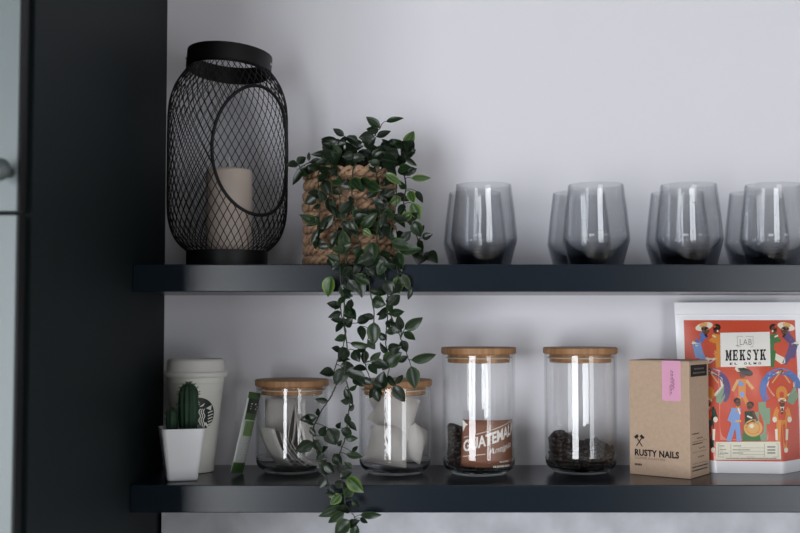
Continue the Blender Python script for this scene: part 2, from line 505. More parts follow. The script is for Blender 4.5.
# ---------------------------------------------------------------- tumblers of smoked glass
GH = .1105
def tumbler():
    bm = bmesh.new()
    add_lathe(bm, [(.0001, 0), (.0330, 0), (.0350, .0008), (.0366, .003), (.0410, .0193), (.0453, .0352), (.0447, .0430), (.0420, .070), (.0379, .1035), (.0373, .1083), (.0368, .1103), (.0358, .1105), (.0350, .1098),
                   (.0353, .1035), (.0394, .070), (.0419, .0430), (.0418, .0378), (.0395, .0330), (.0350, .0270), (.0280, .0215), (.0180, .0180), (.0080, .0166), (.0001, .0165)], 80)
    return sharp(obj('glass_tumbler', bm, M_smoke, None, True), 14)
gpx = [  # px centre, y, label
    (483.7, -.147, 'front smoked glass tumbler nearest the trailing plant'),
    (596.0, -.147, 'second front smoked glass tumbler counting from the plant'),
    (689.0, -.147, 'third front smoked glass tumbler from the plant, above the kraft box'),
    (773.8, -.147, 'front smoked glass tumbler at the right end of upper shelf'),
    (475.0, -.052, 'rear smoked glass tumbler half hidden behind the front one nearest the plant'),
    (579.0, -.052, 'rear smoked glass tumbler peeking out left behind the second front one from the plant'),
    (677.5, -.052, 'rear smoked glass tumbler peeking out behind the third front one from the plant'),
    (756.5, -.052, 'rear smoked glass tumbler behind the front one at the right end')]
g0 = tumbler()
for i, (px, y, lab) in enumerate(gpx):
    g = g0 if i == 0 else copy_tree(g0)
    g.location = (PX(px, 225, y), y, Z_UT + .0002)
    tag(g, lab, 'glass', 'smoked tumblers on the upper shelf')

# ---------------------------------------------------------------- storage jars
JR = .0503
def jar(px, y, top_py, label):
    x = PX(px, 430, y); H = PZ(px, top_py, y) - Z_LT
    lid_t = .0094; hg = H - lid_t
    j = empty('storage_jar', (x, y, Z_LT + .0002), label, 'jar', 'glass storage jars with bamboo lids')
    bm = bmesh.new(); w = .0022; r = JR
    wall = [(r, .0206), (r, .0240), (r, hg - .006), (r, hg - .0015), (r - .0001, hg - .0008), (r - .0006, hg), (r - w + .0006, hg), (r - w + .0001, hg - .0008), (r - w, hg - .0015), (r - w, hg - .006), (r - w, .0240), (r - w, .0206)]
    add_lathe(bm, wall, 80, closed=True); obj('glass_body', bm, M_clear, j, True)
    bm = bmesh.new()
    add_lathe(bm, [(.0001, .0012), (.030, .0010), (.0345, 0), (.0372, .0004), (.0385, .0016), (.0390, .0032), (.0425, .0046), (.0470, .0082), (.0494, .0135), (r - .0001, .0185), (r, .0205),
                   (r - w, .0205), (r - w - .0001, .0186), (r - w - .0012, .0138), (r - w - .0042, .0098), (.039, .0080), (.0001, .0076)], 80)
    sharp(obj('glass_base', bm, M_clearbase, j), 60)
    lr = JR + .0018
    bm = bmesh.new(); add_lathe(bm, [(.0001, hg + .0002), (lr - .0012, hg + .0002), (lr, hg + .0014), (lr, H - .0012), (lr - .0012, H), (.0001, H)], 80)
    l = sharp(obj('lid', bm, M_bamboo, j))
    sr = .0432
    bm = bmesh.new(); add_lathe(bm, [(.0001, hg - .0118), (sr - .0008, hg - .0118), (sr, hg - .0110), (sr, hg + .0001), (.0001, hg + .0001)], 72)
    sharp(obj('stopper', bm, M_bamboo, l))
    bm = bmesh.new()
    add_lathe(bm, [(sr + .0001, hg - .0062), (sr + .0036, hg - .0058), (sr + .0036, hg - .0044), (sr + .0001, hg - .0040)], 72, closed=True)
    obj('seal', bm, M_gasket, l, True)
    return x, y
J1 = jar(291.8, -.070, 379.3, 'short glass jar with bamboo lid full of paper tea sachets')
J2 = jar(395.0, -.082, 379.3, 'short glass jar with bamboo lid holding pale pyramid tea bags')
J3 = jar(478.8, -.092, 347.3, 'tall glass jar with bamboo lid and brown card among coffee beans')
J4 = jar(580.8, -.075, 347.3, 'tall glass jar with bamboo lid and only coffee beans, beside the kraft box')
JZ = Z_LT + .0082

# ---------------------------------------------------------------- paper sachets in the first short jar
def sachet_bm(w, h, bend, seg=8):
    """flat paper envelope w wide (local y), h tall (local z), bending along z"""
    bm = bmesh.new(); rows = []
    for i in range(seg + 1):
        t = i / seg; row = []
        for k in range(5):
            s = k / 4 - .5
            puff = .0006 * (1 - (2 * s) ** 2) * (1 - (2 * t - 1) ** 4) + .00025
            bx = bend * (t - .5) ** 2 * 4
            row.append((bm.verts.new((bx - puff, s * w, (t - .5) * h)), bm.verts.new((bx + puff, s * w, (t - .5) * h))))
        rows.append(row)
    for a, b in zip(rows, rows[1:]):
        for k in range(4):
            bm.faces.new((a[k][0], b[k][0], b[k + 1][0], a[k + 1][0])); bm.faces.new((a[k][1], a[k + 1][1], b[k + 1][1], b[k][1]))
        bm.faces.new((a[0][0], a[0][1], b[0][1], b[0][0])); bm.faces.new((a[4][0], b[4][0], b[4][1], a[4][1]))
    for r in (rows[0], rows[-1]):
        for k in range(4): bm.faces.new((r[k][0], r[k + 1][0], r[k + 1][1], r[k][1]))
    return bm
def inside(o, jx, jy, rmax, zmin=None):
    """slide a thing so that it stays inside its jar"""
    bpy.context.view_layer.update()
    pts = [o.matrix_world @ v.co for v in o.data.vertices]
    for _ in range(30):
        worst, d = 0, None
        for p in pts:
            q = Vector((p.x - jx, p.y - jy)); e = q.length - rmax
            if e > worst: worst, d = e, q.normalized()
        if worst <= 1e-6: break
        for p in pts: p.x -= d.x * worst; p.y -= d.y * worst
        o.location.x -= d.x * worst; o.location.y -= d.y * worst
    if zmin is not None:
        lo = min(p.z for p in pts)
        o.location.z += zmin - lo
jx, jy = J1
# (dx, dy, lean about y in degrees, yaw, width, height, bend, raise, label)
SA = [(-.018, .020, -4, 78, .060, .086, .002, .006, 'tall greyish tea sachet standing at the back left of first short jar'),
      (-.030, -.014, -30, 40, .042, .062, .004, .000, 'wide white tea sachet facing out at lower left of first short jar'),
      (-.010, -.002, -31, 18, .044, .056, .005, .000, 'leaning tea sachet just right of the wide white one in first short jar'),
      (-.003, -.004, -35, 12, .044, .056, .005, .000, 'tea sachet leaning left, third edge from the left in first short jar'),
      (.005, -.004, -40, 10, .044, .056, .005, .000, 'tea sachet leaning left, fourth edge from the left in first short jar'),
      (.013, -.006, -45, 8, .044, .054, .006, .000, 'tea sachet leaning left, fifth edge from the left in first short jar'),
      (.021, -.004, -50, 6, .044, .052, .006, .000, 'tea sachet leaning left, sixth edge from the left in first short jar'),
      (.026, -.007, -56, 4, .042, .048, .006, .000, 'lowest tea sachet lying almost flat at right of first short jar'),
      (-.002, -.004, 10, 6, .042, .074, .003, .024, 'upright tea sachet rising highest in middle of first short jar'),
      (.007, .000, 5, -4, .042, .070, -.003, .022, 'upright tea sachet just right of the highest one in first short jar'),
      (.014, .002, -4, -10, .042, .062, -.003, .017, 'upright tea sachet behind the plant leaves in first short jar'),
      (.024, .006, -14, -20, .042, .056, -.003, .014, 'rightmost tea sachet behind the plant leaves in first short jar')]
for dx, dy, ln, yw, w, h, bd, up, lab in SA:
    o = obj('tea_sachet', sachet_bm(w, h, bd), M_paper, None, True)
    o.rotation_euler = (0, R(ln), R(yw)); o.location = (jx + dx, jy + dy, JZ + .04)
    inside(o, jx, jy, JR - .003, JZ + .0006 + up)
    tag(o, lab, 'tea bag', 'paper tea sachets in the first short jar')

# ---------------------------------------------------------------- pillow bags in the second short jar
def pyramid_bm(e, puff=.09):
    """soft pyramid tea bag: four straight edged faces, each a little full"""
    bm = bmesh.new(); k = e / (2 * math.sqrt(2))
    V = [Vector(v) * k for v in ((1, 1, 1), (1, -1, -1), (-1, 1, -1), (-1, -1, 1))]
    n = 8
    for (a, b, c) in ((0, 1, 2), (0, 3, 1), (0, 2, 3), (1, 3, 2)):
        A0, B0, C0 = V[a], V[b], V[c]; nn = (B0 - A0).cross(C0 - A0).normalized(); g = {}
        for i in range(n + 1):
            for j in range(n + 1 - i):
                u, v = i / n, j / n; w = 1 - u - v
                g[i, j] = bm.verts.new(A0 * w + B0 * u + C0 * v + nn * (27 * u * v * w) * e * puff * (1 + .25 * math.sin(9 * u + 7 * v)))
        for i in range(n):
            for j in range(n - i):
                bm.faces.new((g[i, j], g[i + 1, j], g[i, j + 1]))
                if i + j < n - 1: bm.faces.new((g[i + 1, j], g[i + 1, j + 1], g[i, j + 1]))
    bmesh.ops.remove_doubles(bm, verts=bm.verts[:], dist=1e-5)
    return bm
jx, jy = J2
PB = [(-.010, -.020, 8, 6, .076, .40, .000, 'pyramid tea bag at the front bottom of second short jar'),
      (.024, -.004, 36, 24, .062, .40, .002, 'smaller pyramid tea bag at the right side of second short jar'),
      (.000, .022, -10, -6, .080, .40, .000, 'pyramid tea bag at the back bottom of second short jar'),
      (.002, -.006, 27, 10, .080, .40, .036, 'tilted pyramid tea bag lying on top in second short jar'),
      (-.002, .020, -16, -10, .074, .40, .046, 'pyramid tea bag behind the topmost one in second short jar')]
for dx, dy, roll, yw, e, sq, up, lab in PB:
    bm = pyramid_bm(e, .11); rm = Matrix.Rotation(R(roll), 3, 'Y') @ Matrix.Rotation(R(yw), 3, 'Z')
    for v in bm.verts: v.co = rm @ v.co; v.co.y *= sq
    o = obj('tea_bag', bm, M_mesh, None); o.location = (jx + dx, jy + dy, JZ + .04)
    sharp(o, 30); inside(o, jx, jy, JR - .003, JZ + .0006 + up)
    tag(o, lab, 'tea bag', 'pyramid tea bags in the second short jar')

# ---------------------------------------------------------------- coffee beans
def add_bean(bm, c, M):
    n, m_ = 8, 5; s = random.uniform(.85, 1.12)
    rings = []
    for i in range(m_ + 1):
        th = math.pi * i / m_
        if i in (0, m_): rings.append([bm.verts.new(c + M @ Vector((0, 0, math.cos(th) * .0052 * s)))]); continue
        r = []
        for k in range(n):
            a = 2 * math.pi * k / n
            x, y, z = math.sin(th) * math.cos(a) * .0036 * s, math.sin(th) * math.sin(a) * .0026 * s, math.cos(th) * .0052 * s
            if k == 6: y += .0016 * s           # crease on the flat side
            r.append(bm.verts.new(c + M @ Vector((x, y, z))))
        rings.append(r)
    for a, b in zip(rings, rings[1:]):
        for k in range(n):
            j = (k + 1) % n
            if len(a) == 1: bm.faces.new((a[0], b[k], b[j]))
            elif len(b) == 1: bm.faces.new((a[k], b[0], a[j]))
            else: bm.faces.new((a[k], b[k], b[j], a[j]))
def beans(jx, jy, hfun, rad, label):
    bm = bmesh.new()
    rings = []; rin = rad - .0045
    for i in range(9):                           # the mass of beans within
        r = rin * i / 8
        rings.append([bm.verts.new((jx + r * math.cos(a), jy + r * math.sin(a), JZ + max(.004, hfun(r * math.cos(a), r * math.sin(a)) - .004))) for a in [2 * math.pi * k / 40 for k in range(40)]])
    rings.append([bm.verts.new((v.co.x, v.co.y, JZ + .003)) for v in rings[-1]])
    for a, b in zip(rings, rings[1:]):
        for k in range(40): bm.faces.new((a[k], a[(k + 1) % 40], b[(k + 1) % 40], b[k]))
    bm.faces.new(rings[-1])
    def rot():
        return (Matrix.Rotation(random.uniform(0, 6.28), 3, 'Z') @ Matrix.Rotation(random.uniform(0, 3.14), 3, 'X') @ Matrix.Rotation(random.uniform(0, 6.28), 3, 'Y'))
    a = 0
    for k in range(60):                          # against the glass
        a = 2 * math.pi * k / 60
        x, y = (rad - .0045) * math.cos(a), (rad - .0045) * math.sin(a)
        z = .0052
        while z < hfun(x, y) - .002:
            q = a + random.uniform(-.04, .04); rr = rad - random.uniform(.0052, .0066)
            add_bean(bm, Vector((jx + rr * math.cos(q), jy + rr * math.sin(q), JZ + z + random.uniform(0, .002))), rot()); z += .0062
    for k in range(230):                         # the top of the heap
        r = (rad - .006) * math.sqrt(random.random()); a = random.uniform(0, 6.28); x, y = r * math.cos(a), r * math.sin(a)
        add_bean(bm, Vector((jx + x, jy + y, JZ + hfun(x, y) - .001)), rot())
    o = obj('coffee_beans', bm, M_bean, None, True); return tag(o, label, 'coffee beans', kind='stuff')
beans(J3[0], J3[1], lambda x, y: .0515 - .10 * x + .002 * math.sin(120 * x), .0455, 'dark roasted coffee beans around the brown card in third jar')
beans(J4[0], J4[1], lambda x, y: .0335 - .16 * x + .007 * math.exp(-((x + .026) / .016) ** 2) - .004 * math.exp(-((x - .004) / .011) ** 2) + .004 * math.exp(-((x - .022) / .012) ** 2), .0475, 'low heap of dark coffee beans in the jar without a card')

# brown card curled inside the third jar
jx, jy = J3; RC = .0466; KJ = (J3[1] - RC - CAMY) / F; fc = math.atan2(-jx, -(CAMY - jy))
def on_card(px, py, out=0.0):
    """px is unrolled sideways from the middle of the jar, py as in the photograph"""
    a = -math.pi / 2 + fc + (px - 478.8) / 33.0
    return Vector((jx + (RC + out) * math.cos(a), jy + (RC + out) * math.sin(a), PZ(478, py, jy - RC * .9)))
card = empty('coffee_card', (0, 0, 0), 'curled copper brown card with white lettering inside the third jar', 'card')
bm = bmesh.new(); rows = []
nu = 28
for i in range(nu + 1):
    t = i / nu; u = 462 + t * 64; row = []
    for k in range(7):
        s = k / 6; slant = (1 - t) ** 3 * 2.5 * (s - .3)
        py = 419.5 + 1.5 * t + s * 47
        row.append((bm.verts.new(on_card(u - slant, py)), bm.verts.new(on_card(u - slant, py, -.0004))))
    rows.append(row)
for a, b in zip(rows, rows[1:]):
    for k in range(6):
        bm.faces.new((a[k][0], b[k][0], b[k + 1][0], a[k + 1][0])); bm.faces.new((a[k][1], a[k + 1][1], b[k + 1][1], b[k][1]))
    bm.faces.new((a[0][0], a[0][1], b[0][1], b[0][0])); bm.faces.new((a[6][0], b[6][0], b[6][1], a[6][1]))
for r in (rows[0], rows[-1]):
    for k in range(6): bm.faces.new((r[k][0], r[k + 1][0], r[k + 1][1], r[k][1]))
obj('card_sheet', bm, M_card, card, True)
bm = bmesh.new(); fn = lambda x, y: on_card(x, y, .0003)
add_text(bm, 'GUATEMALA', 463.5, 440.5, 524, 452.5, fn, bold=.032, rise=-18)
add_text(bm, 'Antigua', 487, 449, 518, 457, fn, bold=.004, shear=.35, rise=-7)
for y, h, x in ((461.6, 1.5, 500), (465.6, 1.9, 492.5)):      # two lines of tiny type
    while x < 513:
        l = random.uniform(.7, 1.5); add_print(bm, rect(x, y, x + l, y + h), fn); x += l + random.choice((.35, .35, .9))
for i in range(12):
    x = 464 + i * 4.6
    for y0, y1 in ((437.5 - i * 1.3, 437.5 - (i + 1) * 1.3),):
        add_print(bm, limb(x, y0, x + 4.7, y1, .55), fn)
for i in range(4): add_print(bm, limb(463 + i * 5.5, 456.5 - i * .7, 463 + (i + 1) * 5.5, 456.5 - (i + 1) * .7, .7), fn)
add_print(bm, [(462.6, 420.4), (474, 420.6), (466, 426), (463.2, 432)], fn)
print_obj('lettering', bm, M_white, card, Vector((.3, -1, 0)))

# ---------------------------------------------------------------- takeaway style cup
cy = -.070; ccx = PX(195.3, 430, cy); KC = (cy - CAMY) / F
zq = lambda py: PZ(195, py, cy) - Z_LT
cup = empty('travel_cup', (ccx, cy, Z_LT + .0002), 'white lidded coffee cup with round dark emblem behind the cactus pot', 'cup')
zb = zq(377.0)
bm = bmesh.new(); rb_, rt_ = 18.6 * KC, 28.3 * KC
add_lathe(bm, [(.0001, .002), (rb_ - .003, .002), (rb_ - .002, 0), (rb_, .0008), (rb_ + (rt_ - rb_) * .94, zb * .94), (rb_ + (rt_ - rb_) * .945 + .0006, zb * .945), (rt_ + .0003, zb), (rt_ - .0015, zb), (rt_ - .003, zb - .004), (.0001, zb - .004)], 72)
sharp(obj('cup_body', bm, M_cup, cup))
bm = bmesh.new(); r1 = 31.3 * KC
z0, z1, z2, z3 = zb + .0001, zq(373.2), zq(371.0), zq(358.8)
add_lathe(bm, [(.0001, z0), (rt_ + .001, z0), (r1 - .0012, z0 + .0006), (r1, z0 + .003), (r1, z1), (r1 - .001, z2 - .0008), (r1 - .003, z2), (28.8 * KC, z2 + .0012), (28 * KC, z3 - .004), (27.2 * KC, z3 - .0012), (26 * KC, z3), (24.5 * KC, z3 - .0008), (23.8 * KC, z3 - .003), (.0001, z3 - .0035)], 72)
cl = sharp(obj('cup_lid', bm, M_lid, cup), 40)
bm = bmesh.new(); add_box(bm, -.006, .012, z3 - .0034, .006, .017, z3 - .0026, .0004); obj('sip_opening', bm, M_gap, cl)
fcup = math.atan2(-ccx, -(CAMY - cy))
def on_cup(px, py, out=.0003):
    z = zq(py); r = rb_ + (rt_ - rb_) * z / zb + out
    a = -math.pi / 2 + fcup + (px - 195.3) * KC / r * 1.06
    return Vector((r * math.cos(a), r * math.sin(a), z))
EX, EY, ER = 197.8, 412.2, 16.2
bm = bmesh.new()
for i in range(8):
    for k in range(48):
        pt = lambda i_, k_: (EX + ER * i_ / 8 * math.cos(2 * math.pi * k_ / 48), EY + ER * i_ / 8 * math.sin(2 * math.pi * k_ / 48))
        add_print(bm, [pt(i, k), pt(i + 1, k), pt(i + 1, k + 1)] + ([pt(i, k + 1)] if i else []), on_cup)
em = print_obj('emblem', bm, M_emb, cup)
bm = bmesh.new(); f2 = lambda x, y: on_cup(x, y, .0006)
for sgn in (1, -1):
    for x0 in (1.4, 3.4, 5.4):                               # wavy strands
        for i in range(10):
            y0, y1 = EY - 5 + i * 2, EY - 5 + (i + 1) * 2
            wv = lambda y: x0 + .9 * math.sin((y - EY) * .75)
            add_print(bm, limb(EX + sgn * wv(y0), y0, EX + sgn * wv(y1), y1, .95), f2)
    for i in range(5):                                       # short curled bars at the side
        yy = EY - 2 + i * 3.0
        add_print(bm, limb(EX + sgn * 9.3, yy + 1.2, EX + sgn * (15.2 - abs(i - 1) * .55), yy - .5, 1.4, 1.1), f2)
    add_print(bm, [(EX + sgn * 7.2, EY - 5.5), (EX + sgn * 13.2, EY - 8.5), (EX + sgn * 12.6, EY - 3.0)], f2)
    add_print(bm, limb(EX + sgn * 6.5, EY + 9, EX + sgn * 10.5, EY + 14, 2.6, 1.2), f2)
    add_print(bm, [(EX + sgn * 1.0, EY - 7), (EX + sgn * 6.4, EY - 11), (EX + sgn * 4.4, EY - 7.6)], f2)
add_print(bm, [(EX - 1.6, EY - 9), (EX, EY - 14), (EX + 1.6, EY - 9)], f2)
obj_em = print_obj('emblem_marks', bm, M_cup, em)

# ---------------------------------------------------------------- cactus in a square pot
py_ = -.1495; kx = PX(181.3, 455, py_); PHt = PZ(181, 429.5, py_ - .03) - Z_LT
pot = empty('potted_cactus', (kx, py_, Z_LT + .0002), 'small green cactus pair in white square pot at left end of lower shelf', 'cactus')
def sq_ring(bm, h, z, rnd=.26, n=8):
    vs = []; r = h * rnd
    for cx_, cy_, a0 in ((h - r, h - r, 0), (-(h - r), h - r, 90), (-(h - r), -(h - r), 180), (h - r, -(h - r), 270)):
        for i in range(n): 
            a = R(a0 + 90 * i / (n - 1)); vs.append(bm.verts.new((cx_ + r * math.cos(a), cy_ + r * math.sin(a), z)))
    return vs
bm = bmesh.new(); RZ = Matrix.Rotation(R(17), 4, 'Z')
hb_, ht_ = .0200, .0290
rg = [sq_ring(bm, hb_ - .0025, 0), sq_ring(bm, hb_ - .0006, .0006), sq_ring(bm, hb_ + .0004, .003)]
for i in range(1, 6): rg.append(sq_ring(bm, hb_ + (ht_ - hb_) * i / 5 , .003 + (PHt - .004) * i / 5))
rg += [sq_ring(bm, ht_ - .0004, PHt), sq_ring(bm, ht_ - .0022, PHt), sq_ring(bm, ht_ - .0028, PHt - .001), sq_ring(bm, ht_ - .0036, PHt - .009)]
for a, b in zip(rg, rg[1:]):
    for k in range(len(a)): bm.faces.new((a[k], a[(k + 1) % len(a)], b[(k + 1) % len(a)], b[k]))
bm.faces.new(rg[0][::-1]); bm.faces.new(rg[-1])
for v in bm.verts: v.co = RZ @ v.co
sharp(obj('pot', bm, M_pot, pot), 50)
bm = bmesh.new(); a = sq_ring(bm, ht_ - .0038, PHt - .0085); b = sq_ring(bm, ht_ - .0038, PHt - .004); 
for k in range(len(a)): bm.faces.new((a[k], a[(k + 1) % len(a)], b[(k + 1) % len(a)], b[k]))
bm.faces.new(a[::-1]); bm.faces.new(b)
for v in bm.verts: v.co = RZ @ v.co
obj('soil', bm, M_soil, pot)
def cactus(cx_, cy_, r, h, ribs, spn):
    bm = bmesh.new(); seg = ribs * 6; rows = []
    prof = [(r * .86, 0), (r * .95, h * .25), (r, h * .55), (r * .97, h * .75)]
    for i in range(1, 8):
        a = math.pi / 2 * i / 8; prof.append((r * .97 * math.cos(a), h * .75 + h * .25 * math.sin(a)))
    for rr, z in prof:
        rows.append([bm.verts.new((cx_ + rr * (1 + .09 * math.cos(ribs * 2 * math.pi * k / seg)) * math.cos(2 * math.pi * k / seg), cy_ + rr * (1 + .09 * math.cos(ribs * 2 * math.pi * k / seg)) * math.sin(2 * math.pi * k / seg), PHt - .0045 + z)) for k in range(seg)])
    tp = bm.verts.new((cx_, cy_, PHt - .0045 + h * .985))
    for a, b in zip(rows, rows[1:]):
        for k in range(seg): bm.faces.new((a[k], a[(k + 1) % seg], b[(k + 1) % seg], b[k]))
    for k in range(seg): bm.faces.new((rows[-1][k], rows[-1][(k + 1) % seg], tp))
    bm.faces.new(rows[0][::-1])
    st = obj('cactus_stem', bm, M_cactus, pot, True)
    bm = bmesh.new()
    for k in range(ribs):
        a = 2 * math.pi * k / ribs
        for (rr, z) in [prof[2], prof[3]] + prof[4::2]:
            c = Vector((cx_ + rr * 1.09 * math.cos(a), cy_ + rr * 1.09 * math.sin(a), PHt - .0045 + z))
            up = max(0, (z / h - .6)) * 2.2
            for q in range(3):
                d = Vector((math.cos(a + (q - 1) * .6), math.sin(a + (q - 1) * .6), up + random.uniform(-.2, .4))).normalized()
                add_tube(bm, [c - d * .0004, c + d * spn], [.00032, .0001], 4)
    for q in range(7):
        d = Vector((random.uniform(-.5, .5), random.uniform(-.5, .5), 1)).normalized()
        add_tube(bm, [tp_ := Vector((cx_, cy_, PHt - .0045 + h * .97)), tp_ + d * spn * 1.3], [.00035, .0001], 4)
    obj('spines', bm, M_spine, st)
KP = (py_ - CAMY) / F
cactus((187.4 - 181.3) * KP, .004, 9.3 * KP, (430 - 387.5) * KP + .006, 11, .0034)
cactus((171.5 - 181.3) * KP, .002, 5.8 * KP, (430 - 413) * KP + .006, 8, .0024)

# ---------------------------------------------------------------- green and white tea packet leaning on the jar
pk0 = P(230.6, 477.5, -.126); pk1 = P(249.0, 396, -.118)
PW, PHH = .040, (pk1 - pk0).length
zax = (pk1 - pk0).normalized()
wdir = Vector((math.cos(R(72)), math.sin(R(72)), 0)); wdir = (wdir - zax * wdir.dot(zax)).normalized()
ndir = wdir.cross(zax).normalized()
if ndir.y > 0: ndir = -ndir
def on_pk(u, w, out=0.0):
    """u 0..1 up the packet, w -1..1 across"""
    pf = .0035 * (1 - abs(w) ** 2.5) * max(0, 1 - abs(2 * u - 1) ** 6)
    return pk0 + zax * (u * PHH) + wdir * ((w + 1) * .5 * PW) + ndir * (pf + out)
pk = empty('tea_packet', (0, 0, 0), 'slim green and white tea packet leaning between the cup and first jar', 'packet')
bm = bmesh.new(); nu, nw = 24, 10; fr, bk = [], []
for i in range(nu + 1):
    fr.append([bm.verts.new(on_pk(i / nu, 2 * k / nw - 1)) for k in range(nw + 1)])
    bk.append([bm.verts.new(on_pk(i / nu, 2 * k / nw - 1) - ndir * (.0006 + 1.5 * (on_pk(i / nu, 2 * k / nw - 1) - on_pk(i / nu, 1)).dot(ndir))) for k in range(nw + 1)])
for i in range(nu):
    for k in range(nw):
        bm.faces.new((fr[i][k], fr[i][k + 1], fr[i + 1][k + 1], fr[i + 1][k])); bm.faces.new((bk[i][k], bk[i + 1][k], bk[i + 1][k + 1], bk[i][k + 1]))
    bm.faces.new((fr[i][0], fr[i + 1][0], bk[i + 1][0], bk[i][0])); bm.faces.new((fr[i][nw], bk[i][nw], bk[i + 1][nw], fr[i + 1][nw]))
for k in range(nw):
    bm.faces.new((fr[0][k], bk[0][k], bk[0][k + 1], fr[0][k + 1])); bm.faces.new((fr[nu][k], fr[nu][k + 1], bk[nu][k + 1], bk[nu][k]))
lowz = min(v.co.z for v in bm.verts); dz = Z_LT + .0004 - lowz
for v in bm.verts: v.co.z += dz
obj('sachet', bm, mat('packet_white', (176, 180, 176), 0.4), pk, True)
M_g1, M_g2, M_g3 = mat('packet_green', (60, 88, 46), 0.45), mat('packet_dark', (24, 34, 28), 0.45), mat('packet_pale_green', (104, 130, 80), 0.45)
bm = bmesh.new(); fp = lambda w, u: on_pk(u, w, .0003) + Vector((0, 0, dz))
def band(w0, u0, w1, u1, mi, n=8):
    for i in range(n):
        for k in range(4):
            a, b = w0 + (w1 - w0) * k / 4, w0 + (w1 - w0) * (k + 1) / 4
            add_print(bm, rect(a, u0 + (u1 - u0) * i / n, b, u0 + (u1 - u0) * (i + 1) / n), fp, mi)
band(-1, .92, 1, .998, 0); band(-.85, .74, .95, .92, 1); band(-.85, .66, .95, .74, 0); band(-.7, .46, .8, .645, 2); band(-1, .002, .9, .13, 0)
fp2 = lambda w, u: on_pk(u, w, .0005) + Vector((0, 0, dz))
for i, (a, b) in enumerate(((-.5, .3), (-.5, .6), (-.5, .45))):
    add_print(bm, rect(a, .85 - i * .03, b, .865 - i * .03), fp2, 3)
for i, (a, b) in enumerate(((-.5, .5), (-.45, .6), (-.5, .4), (-.5, .55))):
    add_print(bm, rect(a, .60 - i * .035, b, .607 - i * .035), fp2, 1)
for i in range(6): add_print(bm, rect(-.6, .40 - i * .035, .5 - .15 * (i % 2), .406 - i * .035), fp2, 4)
print_obj('printed_label', bm, [M_g1, M_g2, M_g3, M_white, mat('grey_ink', (140, 142, 140), .7)], pk, ndir)

# ---------------------------------------------------------------- kraft coffee box
A = Vector((.3180, -.0970, 0)); B = Vector((.3880, -.1500, 0))
ex = (B - A).normalized(); ey = Vector((-ex.y, ex.x, 0)); BW = (B - A).length; BD = .0680; BHt = .1575
kb = empty('coffee_box', (0, 0, 0), 'plain brown kraft coffee box with pink sticker beside the white bag', 'box')
def on_front(x, y, out=.0003): return A + ex * x - ey * out + Vector((0, 0, Z_LT + .0002 + y))
def on_side(x, y, out=.0003): return B + ey * x + ex * out + Vector((0, 0, Z_LT + .0002 + y))
def local(v): return A + ex * v.x + ey * v.y + Vector((0, 0, Z_LT + .0002 + v.z))
bm = bmesh.new(); add_box(bm, 0, 0, 0, BW, BD, BHt - .0009, .0009)
for v in bm.verts: v.co = local(v.co)
obj('carton', bm, M_kraft, kb)
bm = bmesh.new(); add_box(bm, .0006, .0010, BHt - .0008, BW - .0006, BD - .0006, BHt, .0002)      # tuck lid
for v in bm.verts: v.co = local(v.co)
obj('lid_flap', bm, M_kraft, kb)
# drawing on the front in photograph-like pixels: 628..688 by 361..477
fx = lambda px, py, out=.0003: on_front((px - 628) / 60 * BW, (1 - (py - 361.8) / 114.6) * BHt, out)
bm = bmesh.new()
add_text(bm, 'RUSTY NAILS', 633.5, 450.8, 677.5, 457.6, fx, bold=.04, space=1.05)
add_text(bm, 'COFFEE ROASTERS', 633.5, 458.6, 664, 460.8, fx, mi=1)
for i in range(5): add_print(bm, rect(633.5 + i * 1.45, 465.2, 634.6 + i * 1.45, 467.2), fx)
for s in (1, -1):                                             # crossed hammers
    cx_, cy_ = 638.2, 442.5
    add_print(bm, limb(cx_ - s * 3.0, cy_ + 5.6, cx_ + s * 2.9, cy_ - 3.6, 1.0), fx)
    add_print(bm, limb(cx_ + s * 1.2, cy_ - 5.4, cx_ + s * 4.6, cy_ - 2.6, 2.9, 2.5), fx)
print_obj('printed_name', bm, [M_ink, M_inksoft], kb, -ey)
bm = bmesh.new(); add_print(bm, [(661.5, 361.9), (680, 361.9), (680, 400), (679, 401.6), (663, 401.6), (661.5, 400)], fx)
st = print_obj('pink_sticker', bm, M_pink, kb, -ey)
bm = bmesh.new(); fx2 = lambda x, y: fx(x, y, .0005)
for x, y0, y1 in ((669.5, 386, 396), (670.7, 371, 395), (672.2, 372, 391), (673.3, 380, 390)):
    y = y0
    while y < y1:
        l = random.uniform(1.2, 3.4); add_print(bm, rect(x - .3, y, x + .3, min(y + l, y1)), fx2); y += l + .7
print_obj('sticker_text', bm, mat('sticker_ink', (130, 80, 110), .7), st, -ey)
sx = lambda px, py, out=.0003: on_side((px - 688) / 20.5 * BD, (1 - (py - 361.8) / 114.6) * BHt, out)
bm = bmesh.new(); add_print(bm, rect(689.5, 366, 706.5, 377.5), sx); sl = print_obj('dark_side_label', bm, M_ink, kb, ex)
bm = bmesh.new(); sx2 = lambda x, y: sx(x, y, .0005)
for y, x, xe in ((369.2, 693, 703), (373.2, 692, 704.5)):
    while x < xe:
        l = random.uniform(.7, 1.4); add_print(bm, rect(x, y, x + l, y + 1.5), sx2); x += l + .4
print_obj('label_text', bm, mat('label_ink', (120, 112, 106), .7), sl, ex)
bm = bmesh.new()
for (x0, x1, y, h) in ((690.5, 697.5, 433.5, 1.0), (690.5, 701, 443.5, 1.1), (690, 706, 469.2, 1.1), (690, 706, 465.8, 1.1), (690.5, 699, 470.8, .0)):
    if h:
        x = x0
        while x < x1:
            l = random.uniform(.8, 2.0); add_print(bm, rect(x, y - h / 2, min(x + l, x1), y + h / 2), sx); x += l + .35
for y in (441, 451.5, 462.5): add_print(bm, rect(690.5, y, 705.5, y + .35), sx, 1)
